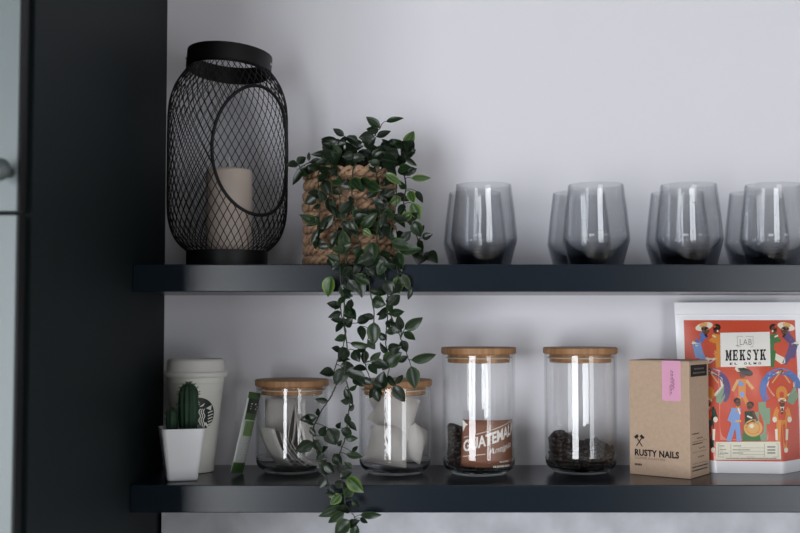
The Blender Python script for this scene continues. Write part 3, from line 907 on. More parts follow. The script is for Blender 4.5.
for (px_, py_2) in ((695, 437.5), (697, 447.5), (696, 456)):
    for i in range(5): add_print(bm, limb(px_ + i * 1.3, py_2 + (i % 2) * 1.5, px_ + (i + 1) * 1.3, py_2 + ((i + 1) % 2) * 1.5, .4), sx)
print_obj('side_print', bm, [M_ink, M_inksoft], kb, ex)

# ---------------------------------------------------------------- printed coffee bag
BGX, BGY, BROT = PX(747, 470, -.070), -.0515, R(-6)
BH_ = PZ(745, 302.5, -.040) - Z_LT
bag = empty('coffee_bag', (BGX, BGY, Z_LT + .0002), 'white standing coffee pouch with red illustrated front at right end of lower shelf', 'bag', None, BROT)
def bw(t): return .0835 + .0075 * t
def bmid(t): return .016 * t
def bd(t):
    k = max(0.0, min(1.0, t)); return .0013 + .0425 * (1 - k ** 1.7) ** 1.15 * (1 - .06 * math.cos(k * 6))
def bfront(x, t):
    """depth of the front (towards the lens is minus) at half-width fraction x"""
    d = bd(t); q = abs(x)
    a = .56 + .1 * t
    l = 1.0 if q < a else max(0, 1 - (q - a) / (1 - a))
    if abs(q - a) < .06: 
        w = (q - a + .06) / .12; l = 1 - (w * w) * .06 / (1 - a)
    r = max(0.0, 1 - q ** 2.4)
    m = min(1, max(0, t / .55)); m = m * m * (3 - 2 * m)
    crease = .0009 * math.sin(9 * x + 14 * t) * math.sin(math.pi * t) * (1 - q)
    return bmid(t) - d * (l * (1 - m) + r * m) + crease
def bback(x, t):
    return bmid(t) + bd(t) * (1 - abs(x) ** 2.2) * .75 * (1 - .0 * t)
NX, NZ = 72, 56
bm = bmesh.new(); fr, bk = [], []
for j in range(NZ + 1):
    t = j / NZ
    fr.append([bm.verts.new(((2 * i / NX - 1) * bw(t), bfront(2 * i / NX - 1, t), t * BH_)) for i in range(NX + 1)])
    bk.append([fr[-1][0]] + [bm.verts.new(((2 * i / NX - 1) * bw(t), max(bback(2 * i / NX - 1, t), bfront(2 * i / NX - 1, t) + .0006), t * BH_)) for i in range(1, NX)] + [fr[-1][NX]])
for j in range(NZ):
    for i in range(NX):
        bm.faces.new((fr[j][i], fr[j][i + 1], fr[j + 1][i + 1], fr[j + 1][i])); bm.faces.new((bk[j][i], bk[j + 1][i], bk[j + 1][i + 1], bk[j][i + 1]))
for k in (0, NZ):
    for i in range(NX):
        vs = []
        for v in (fr[k][i], fr[k][i + 1], bk[k][i + 1], bk[k][i]):
            if v not in vs: vs.append(v)
        if len(vs) > 2: bm.faces.new(vs)
sharp(obj('pouch', bm, M_bag, bag), 50)
cb, sb = math.cos(-BROT), math.sin(-BROT)
def on_bag(px, py, out=.0003):
    """the point of the pouch front which the photograph shows at (px, py), in pouch coordinates"""
    y = BGY - .03
    for _ in range(9):
        p = P(px, py, y); dx, dz = p.x - BGX, p.z - Z_LT - .0002
        # solve local depth: world = rot(local)
        t = max(0, min(1, dz / BH_))
        lx_ = (dx - math.sin(-BROT) * bfront_prev[0]) / math.cos(BROT) if False else dx * cb - (y - BGY) * sb
        ly_ = bfront(max(-1, min(1, lx_ / bw(t))), t)
        y = BGY + math.sin(BROT) * lx_ + math.cos(BROT) * ly_
    p = P(px, py, y); dx, dy = p.x - BGX, y - BGY
    return Vector((dx * cb - dy * sb, dx * sb + dy * cb - out, p.z - Z_LT - .0002))
BPAL = {}
def bc(name, rgb): BPAL.setdefault(name, (len(BPAL), mat('print_' + name, rgb, .33, .6, 0, .7))); return BPAL[name][0]
RED = bc('red', (208, 82, 56)); CREAM = bc('cream', (236, 226, 206)); BLUE = bc('blue', (92, 122, 186)); LBLUE = bc('light_blue', (128, 160, 214))
ORA = bc('orange', (222, 142, 58)); GRN = bc('green', (72, 122, 72)); DGRN = bc('dark_green', (34, 56, 42)); PUR = bc('purple', (98, 80, 128))
BRN = bc('brown', (112, 64, 44)); BLK = bc('black', (30, 26, 26)); TAN = bc('tan', (222, 172, 106)); GLARE_PINK = bc('pink', (222, 128, 110)); SAGE = bc('sage', (134, 160, 130))  # the pink is the red ground paled by a painted reflection
# the red ground, laid as a fine grid so that it follows the pouch
bm = bmesh.new()
L_t, L_b = (687.0, 321.5), (693.5, 462)
n_i, n_j = 60, 44; gr = []
for j in range(n_j + 1):
    s = j / n_j; row = []
    zz = (PZ(745, 320.3, BGY - .02) - Z_LT) * (1 - s) + (PZ(745, 461.8, BGY - .045) - Z_LT) * s
    t = zz / BH_
    for i in range(n_i + 1):
        x = (2 * i / n_i - 1) * (.868 + .06 * s)
        row.append(bm.verts.new((x * bw(t), bfront(x, t) - .0003, zz)))
    gr.append(row)
for j in range(n_j):
    for i in range(n_i): bm.faces.new((gr[j][i], gr[j][i + 1], gr[j + 1][i + 1], gr[j + 1][i])).material_index = RED
art = []
def A_(c, poly): art.append((c, poly))
def dancer_man(m, jac, trou, y=0):
    """m mirrors about the middle line of the print (x = 745)"""
    X = (lambda x: x) if not m else (lambda x: 1490 - x)
    L_ = lambda x0, y0, x1, y1, a, b=None: [(X(p), q) for p, q in limb(x0, y0, x1, y1, a, b)]
    E_ = lambda *a: [(X(p), q) for p, q in ell(*a)]
    A_(jac, L_(705, 334, 696.5, 343, 8.5, 6)); A_(jac, L_(704, 333, 701, 342, 5, 4)); A_(trou, L_(696.5, 343.5, 701, 357, 8, 6.5)); A_(trou, L_(699, 352, 706, 364, 7, 4.5))
    A_(trou, L_(695, 344, 697.5, 358, 5.5, 4)); A_(CREAM, L_(692, 342.5, 698, 345, 3.2)); A_(BLK, L_(691.5, 344.6, 695, 345, 1))
    A_(BRN, E_(705.8, 330.6, 3.4, 4.2, 0)); A_(BLK, E_(704, 328.8, 3, 2.6, 0)); A_(CREAM, E_(704, 326.6, 9, 4.0, -14)); A_(TAN, E_(703.5, 324.9, 4.2, 2.3, -14)); A_(BLK, L_(705, 334, 707, 337, 2.2))
def dancer_woman(m, dr):
    X = (lambda x: x) if not m else (lambda x: 1490 - x)
    L_ = lambda x0, y0, x1, y1, a, b=None: [(X(p), q) for p, q in limb(x0, y0, x1, y1, a, b)]
    E_ = lambda *a: [(X(p), q) for p, q in ell(*a)]
    A_(dr, L_(716, 334, 714, 343, 6, 5)); A_(dr, L_(718, 335, 719, 352, 5)); A_(dr, L_(714, 338, 709.5, 341, 3)); A_(dr, L_(717, 350, 720, 367, 6, 8))
    A_(CREAM, [(X(705), 358), (X(716), 352.5), (X(721), 354), (X(716), 359), (X(709), 364), (X(705), 363)]); A_(CREAM, L_(712, 335.5, 716, 337, 1.6))
    A_(BRN, E_(716, 329.8, 3.1, 4, 0)); A_(BLK, E_(716.8, 327.4, 3.9, 3.6, 0)); A_(CREAM, E_(717.5, 331, .9, 1.2, 0)); A_(RED, E_(714.3, 326.4, 1.3, 1.3, 0))
dancer_man(0, BLUE, LBLUE); dancer_woman(0, ORA); dancer_man(1, PUR, PUR); dancer_woman(1, GRN)
for m, c0, c1, c2 in ((0, PUR, SAGE, RED), (1, BLUE, RED, SAGE)):
    X = (lambda x: x) if not m else (lambda x: 1490 - x)
    A_(c0, [(X(p), q) for p, q in arch(709.5, 389, 14.5, 21, -178, 40, 16)])
    A_(CREAM, [(X(695), 382), (X(709), 369.5), (X(722), 378), (X(723.5, ) , 386), (X(717), 396), (X(702), 396), (X(695), 390)])
    A_(c1, [(X(716), 396), (X(724), 384), (X(725), 397), (X(721), 404), (X(716), 402)]); A_(c2, [(X(702), 396), (X(695), 385), (X(692), 397), (X(697), 405), (X(703), 402)])
    for x in (-1, 1): A_(TAN, [(X(p), q) for p, q in limb(709, 370.5, 709 + x * 9, 383, 1.4)])
    A_(BRN, [(X(p), q) for p, q in ell(709, 371, 2.2, 2, 0)])
    A_(ORA, [(X(p), q) for p, q in ell(708.5, 393.5, 5.8, 7.5, 0)])
    # musician below the arch
    sc_ = DGRN if not m else ORA
    A_(sc_, [(X(p), q) for p, q in limb(708, 407, 708.5, 421, 12.5, 9)])
    for x in (-1, 1):
        A_(sc_, [(X(p), q) for p, q in limb(708 + x * 5, 409, 708 + x * 7.6, 418, 4.4)]); A_(sc_, [(X(p), q) for p, q in limb(708.5 + x * 2.6, 420, 708.5 + x * 3.6, 448, 5.2, 3.6)])
        A_(CREAM, [(X(p), q) for p, q in ell(708 + x * 7.4, 419.5, 2.3, 2.9, 0)])
        A_(CREAM, [(X(p), q) for p, q in limb(708.5 + x * 5.4, 429, 708.5 + x * 5.0, 440, 2.6, 2.2)]); A_(CREAM, [(X(p), q) for p, q in ell(708.5 + x * 4.4, 450, 2, 2.7, 0)])
    A_(CREAM, [(X(p), q) for p, q in limb(708, 406.5, 708, 412, 4.4, 1)]); A_(DGRN if m else RED, [(X(p), q) for p, q in limb(708, 408, 708, 414, 1.8)])
    A_(BRN, [(X(p), q) for p, q in ell(708, 403.6, 2.7, 3.4, 0)]); A_(CREAM, [(X(p), q) for p, q in ell(708, 400.2, 4.2, 2.1, 0)]); A_(BLK, [(X(p), q) for p, q in ell(708, 401.7, 3, .8, 0)])
# painted glare, then the figure in the middle and the couple with the round drum
A_(GLARE_PINK, [(718, 372), (738, 368), (770, 372), (768, 440), (720, 440)])  # pale reflection on the bulging pouch, painted into the print
A_(SAGE, limb(762, 402, 763, 441, 7.5)); A_(SAGE, limb(757, 412, 757, 424, 4)); A_(SAGE, limb(768, 408, 768, 424, 4))
A_(ORA, limb(742, 379, 742, 398, 8, 7)); A_(LBLUE, limb(741, 379, 741, 386, 5)); A_(TAN, limb(738, 380, 732.5, 391, 3)); A_(TAN, limb(746, 380, 753, 389, 3))
A_(ORA, limb(739.5, 397, 737, 412, 4)); A_(ORA, limb(744, 397, 749, 407, 4)); A_(LBLUE, limb(742, 392, 742, 397, 4.4))
A_(BRN, ell(742.5, 374.5, 3, 3.6)); A_(BLK, ell(744, 371.2, 9.4, 3.7, 20)); A_(CREAM, ell(742.6, 370.6, 8.2, 3.5, 20)); A_(CREAM, ell(743.6, 368.6, 3.4, 2.3, 15))
A_(LBLUE, limb(736, 408, 735, 424, 10, 8)); A_(LBLUE, limb(733, 410, 729, 421, 4)); A_(LBLUE, limb(734, 423, 728.5, 441, 5)); A_(LBLUE, limb(737, 423, 739, 441, 5)); A_(CREAM, limb(738, 408, 740, 414, 1.6)); A_(TAN, limb(730, 421, 741, 421, 2))
A_(BRN, ell(738, 403, 2.8, 3.6)); A_(BLK, ell(737, 400.6, 3.5, 2.9))
A_(DGRN, limb(749, 411, 750, 424, 9, 10)); A_(GRN, [(744, 422), (756, 422), (761, 441), (742, 441)]); A_(BRN, limb(753, 412, 757, 421, 2.4)); A_(BRN, ell(749.5, 406.5, 2.9, 3.4)); A_(BLK, ell(750, 404.6, 3.8, 3.2)); A_(CREAM, limb(747, 416, 752, 418, 1.6))
A_(TAN, ell(753, 428, 9.3, 8.6, 0, 20)); A_(ORA, ell(753, 428, 7.0, 6.3, 0, 20)); A_(TAN, ell(753, 428, 6.0, 5.3, 0, 20)); A_(CREAM, ell(751.5, 426, 2.4, 2, 0))
lev = 0
for k, (c, poly) in enumerate(art):
    add_print(bm, poly, lambda x, y, e=.0006 + .0000035 * k: on_bag(x, y, e), c)
pr = print_obj('illustration', bm, [m for _, (i, m) in sorted(((v[0], v) for v in BPAL.values()))], bag)
# name label
bm = bmesh.new(); fb = lambda x, y: on_bag(x, y, .0014)
def quad_grid(bm, q, fn, n, m, mi=0):
    for i in range(n):
        for j in range(m):
            def at(u, v):
                (ax, ay), (bx, by), (cx_, cy_), (dx, dy) = q
                return ((ax * (1 - u) + bx * u) * (1 - v) + (dx * (1 - u) + cx_ * u) * v, (ay * (1 - u) + by * u) * (1 - v) + (dy * (1 - u) + cy_ * u) * v)
            add_print(bm, [at(i / n, j / m), at((i + 1) / n, j / m), at((i + 1) / n, (j + 1) / m), at(i / n, (j + 1) / m)], fn, mi)
quad_grid(bm, [(720, 332.8), (769.5, 331.8), (770.5, 366), (720.5, 367)], fb, 10, 6)
nl = print_obj('name_label', bm, M_white, bag)
bm = bmesh.new(); fb2 = lambda x, y: on_bag(x, y, .0017)
# fat slab-serif capitals, each in a 10 x 10 cell (y down)
def S_(x, y, w=3.6, h=1.5): return rect(x, y, x + w, y + h)
GL = {
 'M': [rect(1.0, 0, 3.2, 10), rect(7, 0, 9.4, 10), [(1.0, 0), (3.4, 0), (5.9, 8.5), (4.6, 8.5)], [(7.0, 0), (8.4, 0), (5.4, 9), (4.6, 8)], S_(0, 0, 3), S_(0, 8.6, 4), S_(7, 0, 3.2), S_(6.2, 8.6, 4)],
 'E': [rect(1.4, 0, 4.2, 10), rect(0.4, 0, 8.8, 1.4), rect(0.4, 8.6, 9, 10), rect(4, 4.4, 6.6, 5.6), rect(6.0, 3, 7.2, 7), rect(7.7, 0, 8.8, 3), rect(7.9, 7, 9, 10)],
 'K': [rect(1.4, 0, 4.2, 10), S_(.4, 0, 4.8), S_(.4, 8.6, 4.8), [(4, 5.6), (7.6, 0.6), (8.8, 0.6), (4.2, 7)], [(5, 4.6), (7.2, 4.0), (9.4, 10), (6.6, 10)], S_(6, 0, 4), S_(6, 8.6, 4.2)],
 'S': [arch(4.9, 2.9, 1.6, 2.9, 0, -360, 16)[:0] or arch(4.8, 2.9, 1.3, 2.9, -20, -270, 12), arch(5.0, 7.1, 1.3, 2.9, 160, -90, 12), [(3.2, 3.6), (5.2, 3.6), (7.2, 6.2), (5, 6.2)], rect(7, 0, 8, 3.2), rect(1.6, 6.8, 2.6, 10)],
 'Y': [[(1, .6), (4, .6), (6.4, 5.6), (4, 5.6)], [(7.4, .6), (8.6, .6), (6.2, 6), (5.2, 5)], rect(3.8, 5, 6.4, 10), S_(0, 0, 4.6), S_(6.4, 0, 3.4), S_(2.8, 8.6, 4.6)],
}
for k, ch in enumerate('MEKSYK'):
    for poly in GL[ch]:
        add_print(bm, [(725.3 + k * 6.85 + x * .60, 350.0 + y * 1.06 - (k * 6.85 + x * .6) * .018) for x, y in poly], fb2)
for k, ch in enumerate('EL OLMO'):
    if ch != ' ': add_text(bm, ch, 729.5 + k * 4.75, 362.6 - k * .08, 732.4 + k * 4.75, 364.8 - k * .08, fb2, bold=.03)
print_obj('product_name', bm, M_ink, nl)
bm = bmesh.new()
for poly in frame_polys(737, 336.2, 753, 347, .35): add_print(bm, poly, fb2)
add_text(bm, 'LAB', 739.5, 339, 751.5, 345, fb2, space=1.1); add_print(bm, rect(735.5, 345.2, 739, 345.8), fb2)
print_obj('roastery_mark', bm, mat('grey_print', (150, 146, 140), .7), nl)
# data strip
bm = bmesh.new(); quad_grid(bm, [(715.5, 441.8), (780, 441.5), (781, 459.2), (715.8, 459.8)], fb, 12, 4)
dl = print_obj('data_label', bm, mat('label_cream', (228, 222, 204), .6), bag)
bm = bmesh.new()
for poly in frame_polys(718, 443.6, 778, 457, .3): add_print(bm, poly, fb2)
for x in (730.5, 764): add_print(bm, rect(x, 443.6, x + .3, 457), fb2)
for y in (447.6, 451, 454.2): add_print(bm, rect(718, y, 764, y + .25), fb2)
for x0, x1, y in ((719, 724, 445.3), (719.5, 726, 449), (719.5, 728, 452.6), (733, 741, 445.3), (732.5, 750, 449.2), (732.5, 743, 452.4), (726, 776, 457.8)):
    x = x0
    while x < x1:
        l = random.uniform(.6, 1.5); add_print(bm, rect(x, y, min(x1, x + l), y + .9), fb2); x += l + .3
for i in range(3): add_print(bm, rect(767, 446 + i * 3, 775, 447.6 + i * 3), fb2, 1)
print_obj('label_lines', bm, [mat('label_ink_grey', (130, 126, 116), .7), mat('stamp_grey', (150, 148, 140), .7)], dl)
# zip seal line across the top
bm = bmesh.new(); pts = []
for i in range(41):
    x = (2 * i / 40 - 1) * .985; t = .925; pts.append(Vector((x * bw(t), bfront(x, t) - .0002, t * BH_)))
add_tube(bm, pts, .0007, 6); obj('zip_seal', bm, M_bag, bag, True)

# ---------------------------------------------------------------- trailing plant in a woven basket
PLY = -.112; bxp = PX(349.5, 220, PLY); KB = (PLY - CAMY) / F
plant = empty('potted_plant', (bxp, PLY, Z_UT + .0002), 'artificial trailing green vine in woven seagrass basket on upper shelf edge', 'plant')
RB = 46.5 * KB; BZ = PZ(350, 166, PLY - .05) - Z_UT
bm = bmesh.new()
NR = 9; rh = BZ / NR
add_lathe(bm, [(.0001, .001), (RB - .006, .001), (RB - .006, BZ - .003), (RB - .009, BZ - .003), (RB - .009, .006), (.0001, .006)], 48)
for rw in range(NR):                            # plaited rows: two fat strands wound round each other
    zc_ = rh * (rw + .5)
    for st_ in (0, 1):
        pts, rad = [], []
        n_tw = 14
        for i in range(240):
            a = 2 * math.pi * i / 240; ph = a * n_tw + st_ * math.pi + rw * 1.3
            r = RB - .0042 + .0020 * math.cos(ph) + .0008 * math.sin(3 * a + rw); z = zc_ + rh * .27 * math.sin(ph) 
            pts.append((r * math.cos(a), r * math.sin(a), max(.0044, z))); rad.append(.0036 + .0007 * math.sin(7 * a + rw * 2 + st_))
        add_tube(bm, pts, rad, 8, closed=True)
obj('basket', bm, M_basket, plant, True)
bm = bmesh.new(); add_lathe(bm, [(.0001, BZ - .016), (RB - .0093, BZ - .016), (RB - .0093, BZ - .010), (.0001, BZ - .007)], 40); obj('soil', bm, M_soil, plant)

PO = Vector((bxp, PLY, Z_UT + .0002))
def W(px, py, y): return P(px, py, y) - PO
def leaf(bm, base, tip, wid, roll, sag, mi):
    """pointed oval leaf from base to tip; roll turns the blade about its own midrib"""
    ax = tip - base; L_ = ax.length
    if L_ < 1e-4: return
    ax.normalize()
    n = Vector((0, -1, 0)) - ax * Vector((0, -1, 0)).dot(ax)
    if n.length < .15: n = Vector((0, 0, 1)) - ax * ax.z
    n.normalize(); n = Matrix.Rotation(roll, 3, ax) @ n; s = ax.cross(n)
    lay = bm.verts.layers.float.get('across') or bm.verts.layers.float.new('across')
    rows = []; nl_ = 8
    for i in range(nl_ + 1):
        t = i / nl_
        w = wid * (math.sin(math.pi * t ** .82) ** .85 if 0 < t < 1 else 0) * (1 - .15 * t) + 1e-5
        c = base + ax * (t * L_) + n * (sag * L_ * (4 * t * (1 - t)))
        row = []
        for k in (-1, -.55, 0, .55, 1):
            v = bm.verts.new(c + s * (w * k) + n * (-abs(k) ** 1.3 * w * -.28 + (.04 * w * math.sin(9 * t + k))))
            v[lay] = abs(k); row.append(v)
        rows.append(row)
    for a, b in zip(rows, rows[1:]):
        for k in range(4): bm.faces.new((a[k], a[k + 1], b[k + 1], b[k])).material_index = mi
VINES = [  # (x, y) in the photograph with a depth, from the soil outwards
 [(345, 172, -.11), (337, 161, -.14), (331, 168, -.178), (333, 200, -.192), (337, 240, -.200), (340, 268, -.212), (341, 292, -.212), (341, 312, -.208), (346, 334, -.206), (339, 356, -.205), (334, 372, -.205), (334, 384, -.206)],
 [(350, 172, -.11), (341, 160, -.14), (338, 175, -.185), (341, 215, -.196), (346, 262, -.210), (345, 290, -.214), (344, 322, -.210), (347, 350, -.208), (345, 372, -.208), (350, 396, -.208), (348, 416, -.209), (345, 438, -.210), (338, 462, -.214), (343, 486, -.218), (346, 506, -.218), (354, 516, -.217), (356, 531, -.216)],
 [(352, 172, -.11), (358, 158, -.14), (353, 172, -.184), (352, 205, -.192), (357, 235, -.196), (365, 262, -.207), (370, 290, -.213), (374, 318, -.212), (368, 340, -.210), (364, 358, -.210), (370, 378, -.210), (374, 388, -.210)],
 [(358, 172, -.11), (372, 158, -.13), (376, 172, -.175), (380, 205, -.186), (377, 240, -.196), (384, 270, -.208), (388, 296, -.214), (387, 320, -.212), (386, 345, -.211), (390, 362, -.211), (386, 380, -.211), (378, 394, -.211)],
 [(386, 300, -.213), (392, 318, -.213), (400, 336, -.214), (406, 352, -.215), (410, 363, -.215)],
 [(360, 170, -.10), (382, 154, -.12), (398, 164, -.14), (406, 184, -.15), (404, 204, -.16), (410, 220, -.16), (418, 240, -.165), (422, 252, -.170), (426, 256, -.170)],
 [(358, 170, -.10), (378, 152, -.115), (392, 156, -.14), (396, 180, -.165), (396, 205, -.178), (391, 232, -.188), (396, 262, -.205), (400, 284, -.212)],
 [(336, 386, -.206), (330, 398, -.208), (321, 412, -.212), (313, 430, -.216), (316, 448, -.217), (323, 466, -.217), (328, 482, -.217), (336, 500, -.218), (344, 520, -.217), (348, 531, -.217)],
 [(346, 170, -.11), (328, 158, -.14), (312, 162, -.16), (303, 166, -.17), (297, 170, -.175)],
 [(349, 170, -.09), (352, 150, -.11), (362, 142, -.12), (374, 136, -.13), (382, 124, -.135)],
 [(346, 172, -.09), (340, 152, -.12), (344, 140, -.13), (348, 136, -.13)],
 [(356, 170, -.09), (376, 150, -.10), (392, 146, -.12), (404, 147, -.13), (410, 140, -.135)],
 [(346, 172, -.11), (324, 166, -.16), (318, 180, -.182), (320, 205, -.190), (318, 228, -.195), (317, 240, -.196)],
]
def vine_at(pl, t):
    s = t * (len(pl) - 1); i = min(int(s), len(pl) - 2); return pl[i].lerp(pl[i + 1], s - i)
paths = [spline([W(*q) for q in v], 8) for v in VINES]
pix = [spline([Vector((q[0], q[1], q[2])) for q in v], 8) for v in VINES]
# leaves the photograph shows: base, tip, width factor, shade (0 dark .. 2 bright)
LV = [
 (380, 128, 366, 116.6, .36, 1), (386, 121.5, 404, 118, .22, 1), (344, 136, 332.8, 128.5, .36, 0), (346, 137, 359, 140.6, .32, 0), (339, 141.5, 321, 139, .30, 0), (335, 147, 322, 143, .26, 0), (334.6, 147, 346, 143.5, .42, 0),
 (376.5, 137, 391, 131, .34, 0), (367, 143, 362.7, 138.6, .5, 0), (366, 147, 376, 137, .5, 0), (346, 149, 364, 146, .3, 0), (336, 154, 310.5, 154.5, .22, 1), (298, 164, 286, 166, .42, 0), (297, 164, 306, 157, .5, 0), (309, 161, 309, 152, .3, 0), (305, 167, 292.5, 185.5, .26, 0), (318, 165, 300, 175, .30, 0),
 (388, 141, 399, 149, .50, 0), (403.5, 148, 414, 131, .36, 2), (405, 157, 417, 166, .24, 1), (411, 178, 431, 178, .24, 2), (409, 174, 417, 168, .35, 0), (400, 166, 408, 176, .5, 0), (385, 173, 402, 185, .26, 2), (384, 160, 398, 166, .4, 1), (378, 150, 372, 162, .5, 1), (356, 150, 346, 160, .5, 1), (366, 152, 356, 160, .5, 0), (386, 152, 378, 146, .5, 0), (390, 156, 402, 158, .4, 0),
 (319, 224, 299, 214.5, .30, 1), (320, 228.5, 334, 214, .34, 0), (339.5, 214, 354, 200, .36, 0), (362, 228.5, 377, 213, .34, 1), (319, 229.5, 311.5, 244, .34, 0), (330, 246, 316, 246, .32, 0), (344.6, 249, 342.6, 230, .44, 1), (372.5, 242, 371.5, 264, .46, 1), (391, 242, 411, 248, .40, 1), (399, 251, 422, 249, .32, 1), (411.7, 203, 420, 220, .46, 2), (412, 213, 399, 222, .42, 2), (414, 221, 421, 237, .5, 1), (401, 197, 389, 205, .40, 2), (409.6, 191, 414, 203, .42, 2), (416, 191, 423, 203, .30, 0), (422, 238, 433, 234, .42, 0), (420, 252, 418, 265, .38, 0), (425, 254, 438, 263.5, .34, 0), (419, 240, 421, 247, .5, 0), (402, 241, 411, 231, .46, 0), (363, 229, 372, 236, .4, 2),
 (317, 196, 305, 204, .5, 0), (324, 180, 330, 196, .42, 0), (326, 200, 318, 190, .4, 0), (350, 222, 358, 236, .4, 1), (336, 236, 330, 250, .3, 0), (378, 190, 366, 198, .4, 0), (384, 196, 394, 190, .4, 0), (372, 200, 384, 204, .4, 0), (386, 214, 380, 228, .32, 0), (364, 192, 356, 184, .4, 0), (366, 254, 358, 264, .36, 1), (352, 252, 362, 246, .34, 0), (340, 262, 332, 270, .5, 0), (352, 268, 342, 276, .5, 0), (398, 252, 402, 272, .36, 1), (384, 262, 378, 276, .46, 1), (328, 258, 334, 268, .4, 0),
 (331, 276, 328, 297, .44, 2), (354, 275, 370, 284.5, .38, 1), (397, 276, 399, 294, .46, 2), (402, 274, 410, 290, .34, 1), (348, 280, 358, 292, .44, 0), (341, 284, 350, 298, .5, 0), (360, 280, 362, 298, .4, 0), (386, 280, 392, 296, .5, 0), (374, 276, 366, 268, .4, 0), (412, 288, 408, 300, .3, 0),
 (372.8, 299, 386, 305, .62, 1), (374, 322, 374, 345, .42, 1), (388.6, 305, 400, 295, .5, 0), (404.5, 329.4, 423, 317.3, .36, 1), (404, 332, 415.5, 340, .36, 1), (402, 332, 391, 322, .5, 0), (401, 330, 398, 314.5, .36, 0), (411, 360, 436.5, 354.2, .27, 1), (411, 366, 415, 389, .42, 1), (370, 361, 381, 352, .36, 1), (371, 362, 388, 366.5, .42, 0), (369, 364, 377, 374.5, .42, 1), (384, 364, 402, 352, .5, 1), (388, 350, 402, 346, .5, 0), (398, 362, 408, 356, .4, 0), (395, 383.5, 403, 375, .34, 0), (394, 385, 405, 402, .40, 0), (380, 390, 384, 371, .5, 0), (376, 390, 379, 402, .5, 0), (382, 387, 369, 381, .22, 0), (386, 312, 378, 320, .4, 0), (386, 340, 379, 332, .5, 0),
 (357, 323, 372, 316, .40, 0), (345, 326, 353, 318, .55, 0), (360, 326, 363, 341, .36, 0), (350, 343, 372, 346, .22, 1), (347, 348, 338, 361, .50, 0), (354, 350, 360, 362, .55, 0), (365, 350, 364, 364, .40, 0), (344, 368, 336, 386, .50, 0), (347, 370, 366, 378, .42, 0), (354, 376, 364, 386, .5, 0), (345, 388, 353, 405, .30, 0), (350, 308, 356, 320, .4, 0), (352, 300, 346, 312, .34, 0), (340, 366, 354, 366, .5, 0),
 (317, 417, 299.4, 420, .34, 0), (313, 442, 295.4, 451, .46, 0), (318, 416, 318, 408, .36, 0), (328, 428, 336, 445, .62, 0), (341, 430, 352, 434, .52, 0), (348, 424, 347, 413, .40, 0), (338, 446, 342, 440, .4, 0), (337, 428, 341, 422, .36, 0), (346, 454, 363, 457, .32, 1), (334, 454, 342, 466, .5, 0), (328, 470, 318, 462, .5, 0), (322, 474, 330, 465, .55, 0), (326, 478, 318, 488, .4, 0), (347.7, 477, 364, 492.5, .42, 2), (336, 496, 325, 493, .4, 0), (341, 494, 330, 505, .44, 2), (346, 497, 352, 485, .5, 1), (346, 507, 318, 516.5, .24, 1), (344, 511, 328, 523, .36, 1), (360, 515, 382, 515, .26, 1), (360, 518, 368, 523, .34, 0), (350, 520, 335, 534, .46, 1), (356, 524, 354, 540, .4, 1), (340, 478, 352, 472, .44, 0), (334, 484, 346, 484, .5, 0), (352, 468, 344, 462, .4, 1), (314, 440, 322, 452, .5, 0), (324, 452, 316, 460, .5, 0), (320, 436, 326, 426, .4, 0), (352, 500, 360, 508, .4, 0), (326, 462, 334, 474, .5, 0),
 (310, 428, 316, 436, .42, 0), (352, 452, 358, 446, .3, 0),
]
def nearest(px, py, prefer=None):
    best = None
    for vi, pl in enumerate(pix):
        if prefer is not None and vi != prefer: continue
        for i, q in enumerate(pl):
            d = (q.x - px) ** 2 + (q.y - py) ** 2 + (0 if i > 16 or vi > 8 else 60)
            if best is None or d < best[0]: best = (d, vi, i)
    return best
stemb = [bmesh.new() for _ in VINES]; leafb = [bmesh.new() for _ in VINES]
for vi, pl in enumerate(paths):
    wob = [p + Vector((random.uniform(-1, 1), random.uniform(-1, 1), random.uniform(-1, 1))) * .0005 for p in pl]
    add_tube(stemb[vi], wob, [.0011 - .0005 * i / len(wob) for i in range(len(wob))], 6)
def put(b0, b1, y0, y1, wf, mi, vi, i, roll):
    base, tip = W(b0[0], b0[1], y0), W(b1[0], b1[1], y1)
    L_ = (tip - base).length
    leaf(leafb[vi], base, tip, L_ * wf * .78, roll, random.uniform(-.02, .10), mi)
    v = paths[vi][i]
    if (v - base).length > .0012 and (v - base).length < .06:
        add_tube(stemb[vi], spline([v, (v + base) / 2 + Vector((0, -.001, .001)), base, base.lerp(tip, .12)], 3), .0005, 5)
def front_limit(px, py):
    """leaves over a shelf edge, jar or basket stay in front of it"""
    if py > 455: return -.2135
    if 258 < py < 296: return -.206
    if py >= 296: return -.198
    return 0
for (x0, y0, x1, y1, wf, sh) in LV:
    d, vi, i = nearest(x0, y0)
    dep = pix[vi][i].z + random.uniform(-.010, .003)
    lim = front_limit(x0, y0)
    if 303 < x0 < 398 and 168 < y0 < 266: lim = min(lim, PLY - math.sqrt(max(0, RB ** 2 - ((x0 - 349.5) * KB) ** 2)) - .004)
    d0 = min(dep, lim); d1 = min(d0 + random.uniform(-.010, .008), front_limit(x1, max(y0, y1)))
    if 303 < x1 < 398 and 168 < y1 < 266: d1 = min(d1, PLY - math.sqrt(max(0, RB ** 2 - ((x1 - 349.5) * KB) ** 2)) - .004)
    put((x0, y0), (x1, y1), d0, d1, wf * 1.02, sh, vi, i, random.uniform(-.35, .35))
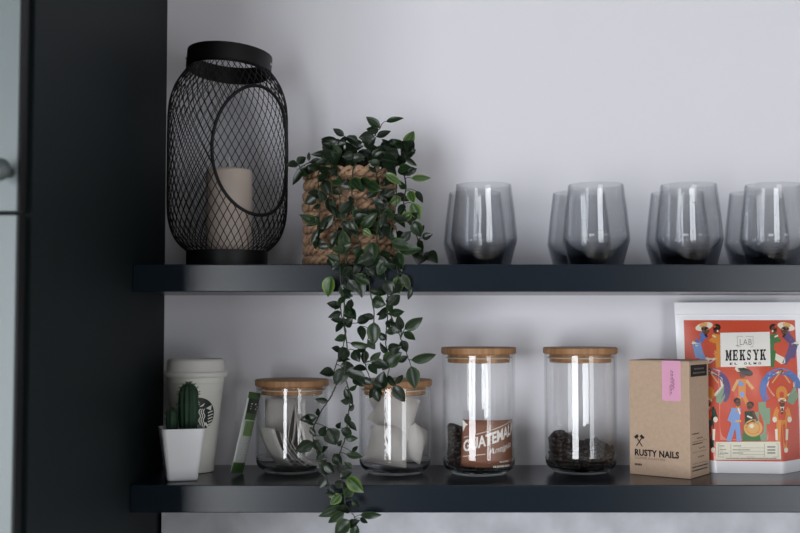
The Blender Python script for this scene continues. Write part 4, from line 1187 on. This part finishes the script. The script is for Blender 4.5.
# smaller leaves in between along the stems
for vi, pl in enumerate(pix):
    dens = {4: .12, 8: .3, 9: .2, 10: .2, 11: .3}.get(vi, .34)
    for i in range(6, len(pl), 2):
        q = pl[i]
        if q.y > 300 and random.random() > dens * (.95 if q.x > 338 else .45): continue
        if q.y <= 300 and random.random() > dens * 1.5: continue
        a = random.uniform(-2.6, 2.6); l = random.uniform(9, 16)
        tx, ty = q.x + math.sin(a) * l, q.y + math.cos(a) * l * .9
        d0 = min(q.z, front_limit(q.x, q.y)); d1 = min(d0 + random.uniform(-.012, .002), front_limit(tx, max(q.y, ty)))
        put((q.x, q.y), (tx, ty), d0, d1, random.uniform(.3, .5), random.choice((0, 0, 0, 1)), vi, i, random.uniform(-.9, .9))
# the dense dark crown between the rim and the upper leaves
for k in range(46):                             # more foliage hanging over the basket's front
    x0, y0 = random.uniform(318, 400), random.uniform(172, 268)
    if x0 < 345 and random.random() < .55: continue
    dd = PLY - math.sqrt(max(0, RB ** 2 - ((x0 - 349.5) * KB) ** 2)) - random.uniform(.006, .022)
    if y0 > 250: dd = min(dd, -.206)
    a = random.uniform(-1.5, 1.5); l = random.uniform(12, 20); d, vi, i = nearest(x0, y0)
    put((x0, y0), (x0 + math.sin(a) * l, y0 + math.cos(a) * l), dd, dd - random.uniform(-.002, .012), random.uniform(.34, .5), random.choice((0, 0, 0, 1)), vi, i, random.uniform(-.6, .6))
for k in range(70):
    x0, y0 = random.uniform(322, 402), random.uniform(150, 172); yy = random.uniform(-.165, -.065)
    a = random.uniform(-1.9, 1.9); l = random.uniform(10, 18); d, vi, i = nearest(x0, y0)
    put((x0, y0), (x0 + math.sin(a) * l, max(y0 - 12, y0 - math.cos(a) * l * .8 )), yy, yy - random.uniform(-.01, .02), random.uniform(.34, .52), random.choice((0, 0, 0, 1)), vi, i, random.uniform(-.8, .8))
for vi in range(len(VINES)):
    s = obj('vine', stemb[vi], M_stem, plant, True)
    lo = bpy.data.meshes.new('leaves'); bm = leafb[vi]
    if not bm.faces: bm.free(); continue
    bm.to_mesh(lo); bm.free()
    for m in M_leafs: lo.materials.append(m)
    for p in lo.polygons: p.use_smooth = True
    link(bpy.data.objects.new('leaves', lo), s)

# ---------------------------------------------------------------- camera, sky, colour
cam = bpy.data.cameras.new('camera'); cam.sensor_width = 36; cam.lens = F / 800 * 36; cam.clip_start = .02
cam.dof.use_dof = True; cam.dof.focus_distance = 1.50; cam.dof.aperture_fstop = 5.0
co = bpy.data.objects.new('camera', cam); co.location = (0, CAMY, 0); co.rotation_euler = (R(90) + PITCH, 0, 0); link(co)
sc.camera = co
w = bpy.data.worlds.new('sky'); sc.world = w; w.use_nodes = True
w.node_tree.nodes['Background'].inputs['Color'].default_value = (.75, .86, 1, 1); w.node_tree.nodes['Background'].inputs['Strength'].default_value = .6
sc.view_settings.view_transform = 'Standard'; sc.view_settings.look = 'None'; sc.view_settings.gamma = 1; sc.view_settings.use_curve_mapping = False
sc.view_settings.exposure = -1.1
sc.cycles.max_bounces = 12; sc.cycles.transparent_max_bounces = 48; sc.cycles.use_denoising = True
